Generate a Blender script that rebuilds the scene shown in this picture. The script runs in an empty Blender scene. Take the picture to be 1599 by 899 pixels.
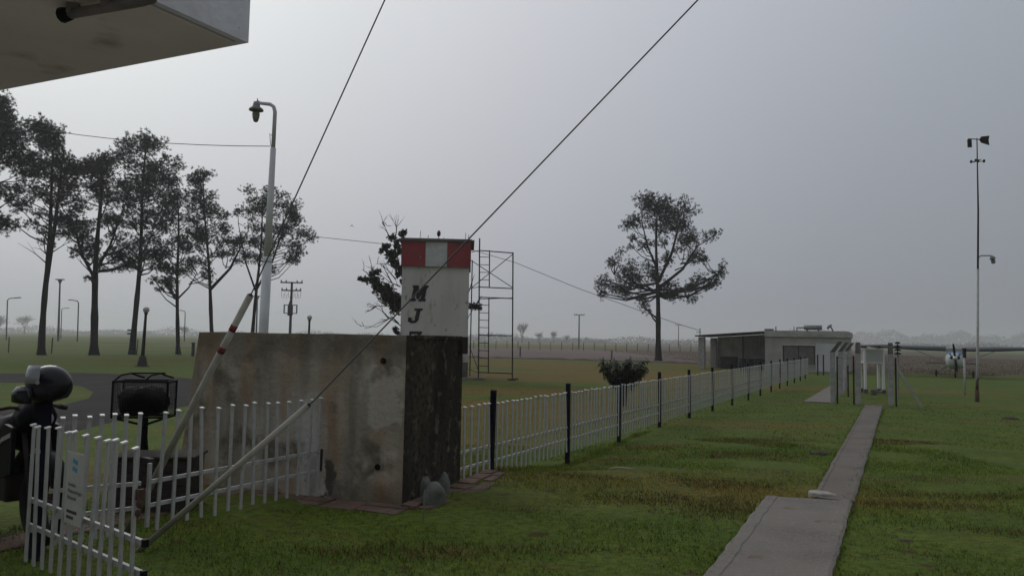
import bpy, math, random
import numpy as np
from mathutils import Vector, Matrix
R = math.radians
random.seed(7); rng = np.random.default_rng(11)
sc = bpy.context.scene
C = sc.collection

# ------------------------------------------------------------------ camera
EYE = Vector((0, 0, 2.0)); FPX = 1180.0; W0, H0 = 1599.0, 899.0
PITCH, ROLL = R(3.95), 0.018
cam = bpy.data.objects.new('camera', bpy.data.cameras.new('camera')); C.objects.link(cam)
cam.data.sensor_width = 36; cam.data.lens = 36 * FPX / W0
cam.data.clip_start = 0.05; cam.data.clip_end = 9000
CR = Matrix.Rotation(math.pi / 2 + PITCH, 3, 'X') @ Matrix.Rotation(ROLL, 3, 'Z')
cam.matrix_world = Matrix.Translation(EYE) @ CR.to_4x4()
sc.camera = cam

# ------------------------------------------------------------------ sky, sun, exposure
SUN_AZ, SUN_EL = R(-36), R(32)      # azimuth from +Y towards +X
sd = Vector((math.sin(SUN_AZ) * math.cos(SUN_EL), math.cos(SUN_AZ) * math.cos(SUN_EL), math.sin(SUN_EL)))
w = bpy.data.worlds.new('World'); sc.world = w; w.use_nodes = True
nt = w.node_tree; N = nt.nodes; L = nt.links; N.clear()
out = N.new('ShaderNodeOutputWorld'); bg = N.new('ShaderNodeBackground')
sky = N.new('ShaderNodeTexSky'); sky.sky_type = 'NISHITA'; sky.sun_disc = False
sky.sun_elevation = SUN_EL; sky.sun_rotation = SUN_AZ; sky.dust_density = 8; sky.air_density = 1.5
hs = N.new('ShaderNodeHueSaturation'); hs.inputs['Saturation'].default_value = .2; hs.inputs['Value'].default_value = .5
tc = N.new('ShaderNodeTexCoord'); dt = N.new('ShaderNodeVectorMath'); dt.operation = 'DOT_PRODUCT'
nm = N.new('ShaderNodeVectorMath'); nm.operation = 'NORMALIZE'
L.new(tc.outputs['Generated'], nm.inputs[0]); L.new(nm.outputs[0], dt.inputs[0]); dt.inputs[1].default_value = sd
ac = N.new('ShaderNodeMath'); ac.operation = 'ARCCOSINE'; L.new(dt.outputs['Value'], ac.inputs[0])
mr = N.new('ShaderNodeMapRange'); mr.inputs['From Max'].default_value = math.pi; L.new(ac.outputs[0], mr.inputs['Value'])
rp = N.new('ShaderNodeValToRGB'); cr = rp.color_ramp; cr.interpolation = 'B_SPLINE'
stops = [(0, (.62, .655, .66)), (11, (.60, .63, .635)), (22, (.54, .56, .58)), (34, (.465, .475, .512)), (47, (.37, .39, .435)),
         (60, (.29, .319, .362)), (80, (.235, .253, .277)), (180, (.215, .221, .229))]
cr.elements[0].position = 0; cr.elements[0].color = (*stops[0][1], 1)
cr.elements[1].position = 1; cr.elements[1].color = (*stops[-1][1], 1)
for a, c in stops[1:-1]:
    e = cr.elements.new(a / 180); e.color = (*c, 1)
L.new(mr.outputs[0], rp.inputs[0])
sca = N.new('ShaderNodeVectorMath'); sca.operation = 'SCALE'; sca.inputs['Scale'].default_value = 12.5
L.new(rp.outputs[0], sca.inputs[0])
sep = N.new('ShaderNodeSeparateXYZ'); L.new(nm.outputs[0], sep.inputs[0])      # an overcast sky is brighter overhead
el = N.new('ShaderNodeMath'); el.operation = 'MAXIMUM'; el.inputs[1].default_value = 0; L.new(sep.outputs['Z'], el.inputs[0])
em = N.new('ShaderNodeMath'); em.operation = 'MULTIPLY_ADD'; em.inputs[1].default_value = 9.5; em.inputs[2].default_value = 9.2; L.new(el.outputs[0], em.inputs[0])
L.new(em.outputs[0], sca.inputs['Scale'])
mx = N.new('ShaderNodeMix'); mx.data_type = 'RGBA'; mx.inputs[0].default_value = .93
L.new(sky.outputs[0], hs.inputs['Color']); L.new(hs.outputs[0], mx.inputs[6]); L.new(sca.outputs[0], mx.inputs[7])
L.new(mx.outputs[2], bg.inputs['Color']); bg.inputs['Strength'].default_value = 0.1
L.new(bg.outputs[0], out.inputs['Surface'])
sun = bpy.data.objects.new('sun', bpy.data.lights.new('sun', 'SUN')); C.objects.link(sun)
sun.data.energy = .5; sun.data.angle = R(25); sun.data.color = (1, .96, .9)
sun.rotation_euler = (-sd).to_track_quat('-Z', 'Y').to_euler()
sc.view_settings.view_transform = 'Standard'; sc.view_settings.look = 'None'
sc.view_settings.exposure = 0; sc.view_settings.gamma = 1
sc.cycles.use_denoising = True; sc.cycles.volume_bounces = 3; sc.cycles.max_bounces = 8
sc.cycles.adaptive_threshold = .015

# ------------------------------------------------------------------ placing helpers
def smooth(a, b, t):
    t = np.clip((t - a) / (b - a), 0, 1); return t * t * (3 - 2 * t)
def HH(x, y):
    near = .35 * (1 - smooth(9.3, 12.5, y)); plane = .35 * np.clip(1 - (y - 4) / 23, 0, 1); s = smooth(.3, 3.6, x)
    return near * (1 - s) + plane * s
def H(x, y): return float(HH(x, y))
def ray(px, py): return CR @ Vector(((px - W0 / 2) / FPX, -(py - H0 / 2) / FPX, -1))
def at(px, py, Y):
    d = ray(px, py); return EYE + d * (Y / d.y)
def gp(px, py):
    """where the sight line meets the terrain: gives the place on the ground of a thing's foot"""
    d = ray(px, py); z = 0.0
    for _ in range(40):
        t = (z - EYE.z) / d.z; z = .5 * z + .5 * H(d.x * t, d.y * t)
    p = EYE + d * ((z - EYE.z) / d.z); p.z = H(p.x, p.y); return p
def xat(px, Y): return at(px, 531, Y).x
AX = Vector((.447, .894, 0)); PX = Vector((.894, -.447, 0))      # the site's own axes (along the fence, across it)

# ------------------------------------------------------------------ materials
def mat(name, col, rough=.8, var=None, scale=6, detail=5, bump=0, bscale=None, metal=0, spec=.3, stretch=(1, 1, 1), lo=.35, hi=.65, alpha=None):
    m = bpy.data.materials.new(name); m.use_nodes = True
    nt = m.node_tree; b = nt.nodes['Principled BSDF']
    b.inputs['Base Color'].default_value = (*col, 1); b.inputs['Roughness'].default_value = rough
    b.inputs['Metallic'].default_value = metal; b.inputs['Specular IOR Level'].default_value = spec
    tc = nt.nodes.new('ShaderNodeTexCoord'); mp = nt.nodes.new('ShaderNodeMapping'); mp.inputs['Scale'].default_value = stretch
    nt.links.new(tc.outputs['Object'], mp.inputs[0])
    if var:
        cur = None
        for i, (c2, sc_, l, h) in enumerate(var if isinstance(var, list) else [(var, scale, lo, hi)]):
            n = nt.nodes.new('ShaderNodeTexNoise'); n.inputs['Scale'].default_value = sc_; n.inputs['Detail'].default_value = detail
            off = nt.nodes.new('ShaderNodeVectorMath'); off.inputs[1].default_value = (i * 13.7, i * 5.1, i * 9.3)
            nt.links.new(mp.outputs[0], off.inputs[0]); nt.links.new(off.outputs[0], n.inputs['Vector'])
            r = nt.nodes.new('ShaderNodeMapRange'); r.inputs['From Min'].default_value = l; r.inputs['From Max'].default_value = h
            nt.links.new(n.outputs['Fac'], r.inputs['Value'])
            x = nt.nodes.new('ShaderNodeMix'); x.data_type = 'RGBA'
            nt.links.new(r.outputs[0], x.inputs[0])
            if cur is None: x.inputs[6].default_value = (*col, 1)
            else: nt.links.new(cur, x.inputs[6])
            x.inputs[7].default_value = (*c2, 1); cur = x.outputs[2]
        nt.links.new(cur, b.inputs['Base Color'])
    if bump:
        n = nt.nodes.new('ShaderNodeTexNoise'); n.inputs['Scale'].default_value = bscale or scale * 4; n.inputs['Detail'].default_value = 6
        nt.links.new(mp.outputs[0], n.inputs['Vector'])
        bp = nt.nodes.new('ShaderNodeBump'); bp.inputs['Strength'].default_value = bump; bp.inputs['Distance'].default_value = .02
        nt.links.new(n.outputs['Fac'], bp.inputs['Height']); nt.links.new(bp.outputs[0], b.inputs['Normal'])
    return m
M = {}
M['white'] = mat('white_paint', (.40, .40, .39), .5, [((.28, .28, .265), 9, .45, .75), ((.17, .13, .09), 22, .62, .76)])
M['cap'] = mat('galvanised_cap', (.72, .72, .71), .4)
M['screenwhite'] = mat('screen_white', (.62, .62, .61), .5)
M['navy'] = mat('navy_post_paint', (.007, .007, .016), .7, (.012, .012, .018), 12, spec=.04)
M['black'] = mat('black_plastic', (.008, .008, .009), .55, spec=.1)
M['blackgloss'] = mat('black_gloss', (.007, .007, .009), .45, spec=.06)
M['rubber'] = mat('rubber', (.018, .018, .018), .85)
M['steel'] = mat('steel', (.35, .35, .36), .35, metal=.9)
M['dark_steel'] = mat('dark_steel', (.024, .022, .022), .7, (.045, .028, .022), 10, spec=.2)
M['rust'] = mat('rust', (.10, .055, .038), .9, (.05, .035, .028), 20)
M['galv'] = mat('weathered_galvanised', (.26, .27, .275), .6, (.18, .18, .18), 5)
M['polepaint'] = mat('grey_pole_paint', (.58, .59, .6), .7, (.42, .42, .42), 3, stretch=(1, 1, .3))
M['tube'] = mat('cream_tube_paint', (.34, .32, .275), .7, [((.23, .21, .17), 6, .45, .7), ((.17, .12, .08), 18, .66, .8)])
M['red'] = mat('red_paint', (.20, .025, .026), .8, (.13, .025, .024), 3)
M['wire'] = mat('steel_cable', (.09, .085, .085), .6)
M['bark'] = mat('pine_bark', (.022, .018, .016), .95, (.012, .010, .009), 3, bump=.8, bscale=8, stretch=(1, 1, .25))
M['needles'] = mat('pine_needles', (.030, .044, .024), .8, [((.020, .030, .019), .8, .35, .6), ((.05, .047, .027), 1.7, .58, .75)])
M['leaf'] = mat('shrub_leaf', (.03, .045, .017), .5, (.018, .028, .012), 5)
M['ivy'] = mat('ivy_leaf', (.018, .026, .012), .7, (.03, .035, .018), 2)
M['twig'] = mat('bare_twig', (.07, .06, .052), .95, (.04, .034, .03), 3)
M['soffit'] = mat('soffit_paint', (.62, .56, .49), .9, [((.52, .47, .41), 1.5, .4, .65), ((.34, .30, .26), 4, .62, .74)], bump=.15)
M['fascia'] = mat('fascia_paint', (.66, .66, .70), .85, [((.52, .52, .55), 4, .4, .7), ((.12, .12, .12), 28, .70, .76)], bump=.3, bscale=30)
M['concrete_post'] = mat('cast_concrete', (.34, .33, .32), .9, [((.24, .23, .22), 5, .4, .7), ((.15, .15, .14), 14, .6, .8)], bump=.3, bscale=40)
M['concrete_old'] = mat('old_concrete', (.20, .195, .175), .95, [((.13, .125, .11), 1.2, .4, .65), ((.30, .29, .27), 4, .6, .75)], bump=.3, bscale=20)
M['pathc'] = mat('path_concrete', (.168, .150, .130), .95, [((.13, .115, .10), 1.6, .4, .65), ((.205, .184, .16), 30, .5, .75), ((.13, .085, .06), 5, .66, .74)], bump=.2, bscale=40)
M['pathr'] = mat('path_brick_red', (.135, .117, .10), .95, [((.105, .09, .076), 2, .4, .65), ((.17, .15, .13), 8, .55, .75)], bump=.35, bscale=30)
M['flag'] = mat('red_flagstone', (.15, .095, .072), .95, [((.09, .06, .045), 3, .4, .65), ((.2, .14, .11), 9, .55, .75)], bump=.4, bscale=20)
M['rock'] = mat('pale_stone', (.16, .165, .15), .95, [((.10, .11, .095), 7, .4, .65), ((.06, .07, .05), 16, .58, .75)], bump=.5, bscale=25)
M['asphalt'] = mat('asphalt', (.036, .031, .031), .97, [((.028, .025, .025), .35, .4, .6), ((.05, .042, .038), 1.1, .55, .7)], spec=.1, bump=.2, bscale=20)
M['plough'] = mat('ploughed_earth', (.10, .068, .056), .98, [((.14, .105, .085), .12, .45, .6), ((.06, .045, .04), .5, .5, .7)], stretch=(.15, 1, 1))
M['dryfield'] = mat('dry_grass_field', (.085, .060, .034), .98, [((.06, .046, .026), .08, .4, .6), ((.11, .078, .045), .4, .5, .7)], stretch=(.3, 1, 1))
M['ditch'] = mat('dark_turned_earth', (.045, .035, .028), .98, (.08, .06, .045), 1.2)
M['drytuft'] = mat('dry_grass', (.125, .085, .042), .95, (.085, .06, .03), .3)
M['bag'] = mat('black_garbage_bag', (.005, .005, .006), .5, spec=.07, bump=.7, bscale=9)
M['wood'] = mat('dark_wood', (.030, .024, .02), .9, (.05, .042, .035), 8, stretch=(1, 1, 6))
M['letter'] = mat('letter_black', (.012, .012, .012), .8)
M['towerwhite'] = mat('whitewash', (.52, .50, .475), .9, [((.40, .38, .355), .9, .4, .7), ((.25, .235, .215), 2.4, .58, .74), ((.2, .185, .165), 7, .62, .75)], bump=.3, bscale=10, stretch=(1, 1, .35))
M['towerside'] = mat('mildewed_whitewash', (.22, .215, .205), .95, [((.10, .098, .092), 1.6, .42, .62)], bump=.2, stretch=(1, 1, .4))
M['fasciawhite'] = mat('white_band_paint', (.48, .49, .48), .8, (.36, .36, .36), 2.2)
M['fasciared'] = mat('red_band_paint', (.25, .035, .04), .8, [((.19, .028, .032), 1.5, .4, .7), ((.35, .25, .22), 2.6, .70, .74)])
M['plinth'] = mat('dark_plinth', (.12, .112, .105), .95, (.07, .066, .06), 2)
M['shedwall'] = mat('shed_render', (.36, .355, .32), .9, (.28, .275, .25), 1.0)
M['shedpara'] = mat('shed_parapet', (.40, .395, .37), .9, [((.29, .285, .265), 1.4, .4, .65), ((.12, .12, .11), 4, .6, .75)])
M['shedwhite'] = mat('shed_white_panel', (.50, .51, .53), .8, (.42, .43, .45), 1.2)
M['tin'] = mat('corrugated_tin', (.52, .51, .49), .7, (.36, .35, .33), 1.5)
M['darkglass'] = mat('dark_glass', (.05, .052, .05), .15, spec=.6)
M['glassgrey'] = mat('dusty_glass', (.16, .16, .15), .3, (.10, .10, .09), 2.2)
M['drum'] = mat('drum_blue_black', (.03, .033, .04), .6, (.05, .045, .04), 4)
M['aerowhite'] = mat('aircraft_white', (.52, .54, .55), .35)
M['aeroblue'] = mat('aircraft_blue', (.02, .10, .22), .35)
M['conduit'] = mat('conduit_grey', (.20, .175, .15), .7, (.13, .115, .1), 9)
M['wing'] = mat('wing_paint', (.10, .104, .108), .5)
M['forecourt'] = mat('bounce_concrete', (.36, .34, .315), .9, (.28, .265, .245), 1.5)
M['globe'] = mat('opal_globe', (.40, .40, .39), .35)
M['bulb'] = mat('lamp_glass', (.20, .19, .12), .25, (.1, .1, .07), 8)
M['farpole'] = mat('pole_dark', (.06, .06, .06), .8)
M['sign'] = mat('sign_plate', (.50, .50, .47), .5, (.42, .42, .4), 6)
M['signblue'] = mat('sign_blue', (.06, .30, .46), .5)
M['signtext'] = mat('sign_grey_text', (.18, .18, .19), .6)
M['signdark'] = mat('sign_dark_text', (.06, .05, .05), .6)
M['visor'] = mat('clear_visor', (.30, .31, .34), .12, spec=.6)
M['helmet'] = mat('helmet_shell', (.006, .006, .009), .2, spec=.3)
M['silver'] = mat('silver_fairing', (.30, .30, .31), .4)

def ramp_mix(nt, fac, a, b):
    x = nt.nodes.new('ShaderNodeMix'); x.data_type = 'RGBA'
    nt.links.new(fac, x.inputs[0])
    for s, v in ((6, a), (7, b)):
        if isinstance(v, tuple): x.inputs[s].default_value = (*v, 1)
        else: nt.links.new(v, x.inputs[s])
    return x.outputs[2]
def noise_fac(nt, vec, scale, lo, hi, detail=5, off=(0, 0, 0)):
    o = nt.nodes.new('ShaderNodeVectorMath'); o.inputs[1].default_value = off; nt.links.new(vec, o.inputs[0])
    n = nt.nodes.new('ShaderNodeTexNoise'); n.inputs['Scale'].default_value = scale; n.inputs['Detail'].default_value = detail
    nt.links.new(o.outputs[0], n.inputs['Vector'])
    r = nt.nodes.new('ShaderNodeMapRange'); r.inputs['From Min'].default_value = lo; r.inputs['From Max'].default_value = hi
    nt.links.new(n.outputs['Fac'], r.inputs['Value']); return r.outputs[0]
def lawn_mat(name, blade=False):
    m = bpy.data.materials.new(name); m.use_nodes = True; nt = m.node_tree; b = nt.nodes['Principled BSDF']
    g = nt.nodes.new('ShaderNodeNewGeometry'); p = g.outputs['Position']
    k = 2.35 if blade else 1.35
    def kk(r_, g_, b_): return (r_ * k, g_ * k, b_ * k)
    c = ramp_mix(nt, noise_fac(nt, p, .9, .4, .6), kk(.050, .075, .009), kk(.070, .092, .012))
    st = nt.nodes.new('ShaderNodeMapping'); st.inputs['Scale'].default_value = (.35, 1, 1); nt.links.new(p, st.inputs[0])
    # the part beyond the fence is drier: u > 0 there
    sp = nt.nodes.new('ShaderNodeSeparateXYZ'); nt.links.new(p, sp.inputs[0])
    u1 = nt.nodes.new('ShaderNodeMath'); u1.operation = 'MULTIPLY_ADD'; u1.inputs[1].default_value = .5; u1.inputs[2].default_value = -5.4; nt.links.new(sp.outputs['Y'], u1.inputs[0])
    u2 = nt.nodes.new('ShaderNodeMath'); u2.operation = 'SUBTRACT'; nt.links.new(u1.outputs[0], u2.inputs[0]); nt.links.new(sp.outputs['X'], u2.inputs[1])
    u3 = nt.nodes.new('ShaderNodeMapRange'); u3.inputs['From Min'].default_value = 0; u3.inputs['From Max'].default_value = 3; u3.inputs['To Max'].default_value = .13; nt.links.new(u2.outputs[0], u3.inputs['Value'])
    u4 = nt.nodes.new('ShaderNodeMapRange'); u4.inputs['From Min'].default_value = -9; u4.inputs['From Max'].default_value = -4; nt.links.new(sp.outputs['X'], u4.inputs['Value'])
    u5 = nt.nodes.new('ShaderNodeMath'); u5.operation = 'MULTIPLY'; nt.links.new(u3.outputs[0], u5.inputs[0]); nt.links.new(u4.outputs[0], u5.inputs[1])
    dn = nt.nodes.new('ShaderNodeTexNoise'); dn.inputs['Scale'].default_value = .16; dn.inputs['Detail'].default_value = 6; nt.links.new(st.outputs[0], dn.inputs['Vector'])
    da = nt.nodes.new('ShaderNodeMath'); nt.links.new(dn.outputs['Fac'], da.inputs[0]); nt.links.new(u5.outputs[0], da.inputs[1])
    dm = nt.nodes.new('ShaderNodeMapRange'); dm.inputs['From Min'].default_value = .53; dm.inputs['From Max'].default_value = .66; nt.links.new(da.outputs[0], dm.inputs['Value'])
    c = ramp_mix(nt, dm.outputs[0], c, kk(.115, .070, .016))        # dry yellow bands
    c = ramp_mix(nt, noise_fac(nt, st.outputs[0], .8, .60, .70, 8, (31, 4, 0)), c, kk(.088, .054, .018))        # cut, dried grass
    c = ramp_mix(nt, noise_fac(nt, p, 3.2, .63, .70, 7, (9, 2, 0)), c, kk(.050, .028, .012))                   # bare soil specks
    c = ramp_mix(nt, noise_fac(nt, p, 11, .40, .75, 4), c, kk(.030, .046, .008))
    nt.links.new(c, b.inputs['Base Color']); b.inputs['Roughness'].default_value = .95; b.inputs['Specular IOR Level'].default_value = .15
    if not blade:
        n = nt.nodes.new('ShaderNodeTexNoise'); n.inputs['Scale'].default_value = 16; n.inputs['Detail'].default_value = 8
        nt.links.new(p, n.inputs['Vector']); bp = nt.nodes.new('ShaderNodeBump'); bp.inputs['Strength'].default_value = .8; bp.inputs['Distance'].default_value = .05
        nt.links.new(n.outputs['Fac'], bp.inputs['Height']); nt.links.new(bp.outputs[0], b.inputs['Normal'])
    return m
M['lawn'] = lawn_mat('lawn_ground'); M['blade'] = lawn_mat('grass_blades', True)

# ------------------------------------------------------------------ mesh helpers
class MB:
    def __init__(s): s.v = []; s.f = []; s.mi = []; s.m = 0
    def add(s, vs, fs):
        o = len(s.v); s.v += [tuple(v) for v in vs]
        for f in fs: s.f.append(tuple(i + o for i in f)); s.mi.append(s.m)
        return s
    def box(s, c, d, rot=None):
        c = Vector(c); q = []
        for x in (-.5, .5):
            for y in (-.5, .5):
                for z in (-.5, .5):
                    p = Vector((x * d[0], y * d[1], z * d[2])); q.append(c + (rot @ p if rot else p))
        return s.add(q, [(0, 1, 3, 2), (4, 6, 7, 5), (0, 4, 5, 1), (2, 3, 7, 6), (0, 2, 6, 4), (1, 5, 7, 3)])
    def hexa(s, bot, top):
        n = len(bot)
        return s.add(list(bot) + list(top), [tuple(range(n))[::-1], tuple(range(n, 2 * n))] + [(i, (i + 1) % n, n + (i + 1) % n, n + i) for i in range(n)])
    def tube(s, pts, r, n=8, cap=True):
        pts = [Vector(p) for p in pts]
        rs = r if isinstance(r, (list, tuple)) else [r] * len(pts)
        vs = []; prev = None
        for i, p in enumerate(pts):
            t = (pts[min(i + 1, len(pts) - 1)] - pts[max(i - 1, 0)])
            t = t.normalized() if t.length > 1e-9 else Vector((0, 0, 1))
            if prev is None: u = t.orthogonal().normalized()
            else:
                u = prev - t * prev.dot(t); u = u.normalized() if u.length > 1e-6 else t.orthogonal().normalized()
            prev = u; v = t.cross(u)
            vs += [p + (u * math.cos(2 * math.pi * k / n) + v * math.sin(2 * math.pi * k / n)) * rs[i] for k in range(n)]
        fs = [(i * n + k, i * n + (k + 1) % n, (i + 1) * n + (k + 1) % n, (i + 1) * n + k) for i in range(len(pts) - 1) for k in range(n)]
        if cap: fs += [tuple(range(n))[::-1], tuple(range((len(pts) - 1) * n, len(pts) * n))]
        return s.add(vs, fs)
    def lathe(s, c, prof, n=16, mtx=None):
        vs = []; c = Vector(c)
        for r, z in prof:
            for k in range(n):
                p = Vector((r * math.cos(2 * math.pi * k / n), r * math.sin(2 * math.pi * k / n), z))
                vs.append(c + (mtx @ p if mtx else p))
        fs = [(i * n + k, i * n + (k + 1) % n, (i + 1) * n + (k + 1) % n, (i + 1) * n + k) for i in range(len(prof) - 1) for k in range(n)]
        fs += [tuple(range(n))[::-1], tuple(range((len(prof) - 1) * n, len(prof) * n))]
        return s.add(vs, fs)
    def ball(s, c, r, nu=14, nv=9, mtx=None):
        if not isinstance(r, (tuple, list)): r = (r, r, r)
        vs = []; c = Vector(c)
        for j in range(nv + 1):
            a = math.pi * j / nv
            a = min(max(a, .02), math.pi - .02)
            for k in range(nu):
                b = 2 * math.pi * k / nu
                p = Vector((r[0] * math.sin(a) * math.cos(b), r[1] * math.sin(a) * math.sin(b), r[2] * math.cos(a)))
                vs.append(c + (mtx @ p if mtx else p))
        fs = [(j * nu + k, (j + 1) * nu + k, (j + 1) * nu + (k + 1) % nu, j * nu + (k + 1) % nu) for j in range(nv) for k in range(nu)]
        return s.add(vs, fs)
    def loft(s, rings, cap=True):
        n = len(rings[0]); vs = [p for r in rings for p in r]
        fs = [(i * n + k, i * n + (k + 1) % n, (i + 1) * n + (k + 1) % n, (i + 1) * n + k) for i in range(len(rings) - 1) for k in range(n)]
        if cap: fs += [tuple(range(n))[::-1], tuple(range((len(rings) - 1) * n, len(rings) * n))]
        return s.add(vs, fs)
    def mesh(s, name, mats, smooth_=False):
        me = bpy.data.meshes.new(name); me.from_pydata(s.v, [], s.f)
        for m in (mats if isinstance(mats, list) else [mats]): me.materials.append(M[m] if isinstance(m, str) else m)
        if len(me.materials) > 1: me.polygons.foreach_set('material_index', s.mi)
        if smooth_: me.polygons.foreach_set('use_smooth', [True] * len(me.polygons))
        me.update(); return me
    def build(s, name, mats, parent=None, smooth_=False, bevel=0):
        o = link(name, s.mesh(name, mats, smooth_), parent)
        if bevel:
            b = o.modifiers.new('bevel', 'BEVEL'); b.width = bevel; b.segments = 2; b.limit_method = 'ANGLE'
        return o
def link(name, me, parent=None):
    o = bpy.data.objects.new(name, me); C.objects.link(o)
    if parent: o.parent = parent
    return o
def tag(o, label, cat, group=None):
    o['label'] = label; o['category'] = cat
    if group: o['group'] = group
    return o
def thing(name, label, cat, loc=(0, 0, 0), rz=0, group=None):
    o = bpy.data.objects.new(name, None); C.objects.link(o); o.location = loc; o.rotation_euler = (0, 0, rz)
    o.empty_display_size = .1
    return tag(o, label, cat, group)
def struct(o): o['kind'] = 'structure'; return o
def rz(a): return Matrix.Rotation(a, 3, 'Z')
def npmesh(name, V, F, m):
    me = bpy.data.meshes.new(name)
    V = np.asarray(V, np.float32); F = np.asarray(F, np.int32); k = F.shape[1]
    me.vertices.add(len(V)); me.vertices.foreach_set('co', V.ravel())
    me.loops.add(F.size); me.loops.foreach_set('vertex_index', F.ravel())
    me.polygons.add(len(F)); me.polygons.foreach_set('loop_start', np.arange(0, F.size, k, dtype=np.int32))
    me.materials.append(M[m]); me.update(calc_edges=True); return me
def bursts(cen, rad, n, width, up=0.0, flat=1.0):
    """needle tufts: for each centre n thin triangles pointing outwards"""
    cen = np.repeat(np.asarray(cen, float), n, 0); rad = np.repeat(np.broadcast_to(rad, (len(cen) // n,)), n)
    d = rng.normal(size=cen.shape); d[:, 2] = d[:, 2] * flat + up; d /= np.linalg.norm(d, axis=1)[:, None]
    s = np.cross(d, rng.normal(size=cen.shape)); s /= np.linalg.norm(s, axis=1)[:, None]
    r = rad * rng.uniform(.6, 1.1, len(cen)); wd = width * rng.uniform(.6, 1.3, len(cen))
    a = cen + d * (r * .12)[:, None]
    V = np.stack([a + s * wd[:, None], a - s * wd[:, None], cen + d * r[:, None]], 1).reshape(-1, 3)
    return V, np.arange(len(V)).reshape(-1, 3)

# ------------------------------------------------------------------ ground, fields, road, paths
def lines(segs):
    a = []
    for s, e, st in segs: a += list(np.arange(s, e, st))
    return np.array(a + [segs[-1][1]])
gx = lines([(-2600, -200, 200), (-200, -40, 10), (-40, -6, .8), (-6, 10, .16), (10, 40, .8), (40, 200, 10), (200, 2600, 200)])
gy = lines([(-60, -6, 4), (-6, 3, .6), (3, 16, .16), (16, 60, 1), (60, 200, 10), (200, 2800, 200)])
X, Y = np.meshgrid(gx, gy)
amp = smooth(2, 4, Y) * (1 - smooth(14, 17, Y)) * (1 - smooth(7, 16, np.abs(X - 2)))
nz = np.zeros_like(X)
for k in range(14):
    a = rng.uniform(0, 6.28); f = rng.uniform(1.5, 9); nz += np.sin(f * (X * math.cos(a) + Y * math.sin(a)) + rng.uniform(0, 6)) / f
Z = HH(X, Y) + amp * nz * .012
nxl, nyl = len(gx), len(gy); idx = np.arange(nxl * nyl).reshape(nyl, nxl)
F = np.stack([idx[:-1, :-1], idx[:-1, 1:], idx[1:, 1:], idx[1:, :-1]], -1).reshape(-1, 4)
g = struct(link('lawn_ground', npmesh('lawn_ground', np.stack([X, Y, Z], -1).reshape(-1, 3), F, 'lawn')))
g.data.polygons.foreach_set('use_smooth', [True] * len(g.data.polygons))
g['label'] = 'short green lawn with dried brown patches'

def sheet(name, pts, z, m, label):
    me = bpy.data.meshes.new(name); me.from_pydata([(p[0], p[1], z) for p in pts], [], [tuple(range(len(pts)))]); me.materials.append(M[m]); me.update()
    o = struct(link(name, me)); o['label'] = label; return o
def bank(name, line, hgt, wid, m, label, seed=0):
    """a low uneven ridge of earth along a line"""
    r = random.Random(seed); b = MB(); rings = []
    for p in line:
        h = hgt * r.uniform(.5, 1.2); x, y = p[0], p[1]
        rings.append([Vector((x, y - wid, -.05)), Vector((x, y - wid * .4, h * .8)), Vector((x, y + wid * .4, h)), Vector((x, y + wid, -.05))])
    b.loft(rings); o = struct(b.build(name, m)); o['label'] = label; return o
def edge_pts(pxs):
    return [(p.x, p.y) for p in (gp(*q) for q in pxs)]
sheet('bounce_paving', [(-9, -9), (4, -9), (4, 2.6), (1.2, 3.9), (-2.2, 4.0), (-9, 4.4)], .358, 'concrete_old', 'concrete forecourt added out of view to bounce light onto the soffit').data.materials[0] = M['forecourt']  # unseen paving, added to throw neutral light up onto the soffit
# ploughed field in the middle distance
fr = edge_pts([(470, 554), (600, 556), (760, 558.5), (900, 562), (1000, 565), (1100, 568)])
sheet('ploughed_field', fr + [(60, 190), (-40, 190), (-70, 150)], .006, 'plough', 'brown ploughed field beyond the lawn')
bank('earth_bank', [(x, np.interp(x, [p[0] for p in fr], [p[1] for p in fr])) for x in np.linspace(fr[0][0], fr[-1][0], 80)], .16, .8, 'ditch', 'dark ridge of turned earth along the lawn edge', 3)
sheet('dry_grass_field', [(20, 62), (26, 59), (60, 57), (140, 60), (160, 420), (60, 420), (24, 90)], .008, 'dryfield', 'brown field of dry grass behind the small aircraft')
# driveway
M['drive'] = M['asphalt']
road = edge_pts([(-250, 583), (0, 583), (120, 582), (240, 585), (330, 594), (360, 612), (330, 628), (250, 640), (190, 655), (90, 680), (-50, 690), (-350, 690),
                 (-350, 640), (-50, 641), (20, 640), (90, 634), (138, 622), (146, 612), (128, 603), (60, 598), (0, 597), (-250, 598)])
sheet('driveway', road, .006, 'drive', 'dark asphalt driveway loop around a grass island')
def ribbon(name, lp, rp, th, m, label, n=14, jag=0, seed=1, gr=.05):
    """a concrete strip that follows the terrain, with real thickness and slightly crumbled edges"""
    r = random.Random(seed); b = MB(); rings = []
    for i in range(n + 1):
        t = i / n; a = lp[0].lerp(lp[1], t); c = rp[0].lerp(rp[1], t)
        d = (c - a).normalized(); a = a + d * r.uniform(-jag, jag); c = c + d * r.uniform(-jag, jag)
        za, zc = H(a.x, a.y), H(c.x, c.y)
        rings.append([Vector((a.x, a.y, za - .08)), Vector((a.x, a.y, za + th - .01)), Vector((a.x, a.y, za + th)) + d * .03, Vector((a.x, a.y, za + th)) + d * gr, Vector((a.x, a.y, za + th - .007)) + d * (gr + .012), Vector((c.x, c.y, zc + th - .007)) - d * (gr + .012), Vector((c.x, c.y, zc + th)) - d * gr, Vector((c.x, c.y, zc + th)) - d * .03, Vector((c.x, c.y, zc + th - .01)), Vector((c.x, c.y, zc - .08))])
    b.loft(rings); o = struct(b.build(name, m)); o['label'] = label; return o
sl0, sl1, sr0, sr1 = gp(1100, 905), gp(1196, 779), gp(1300, 905), gp(1331, 787)
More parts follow.
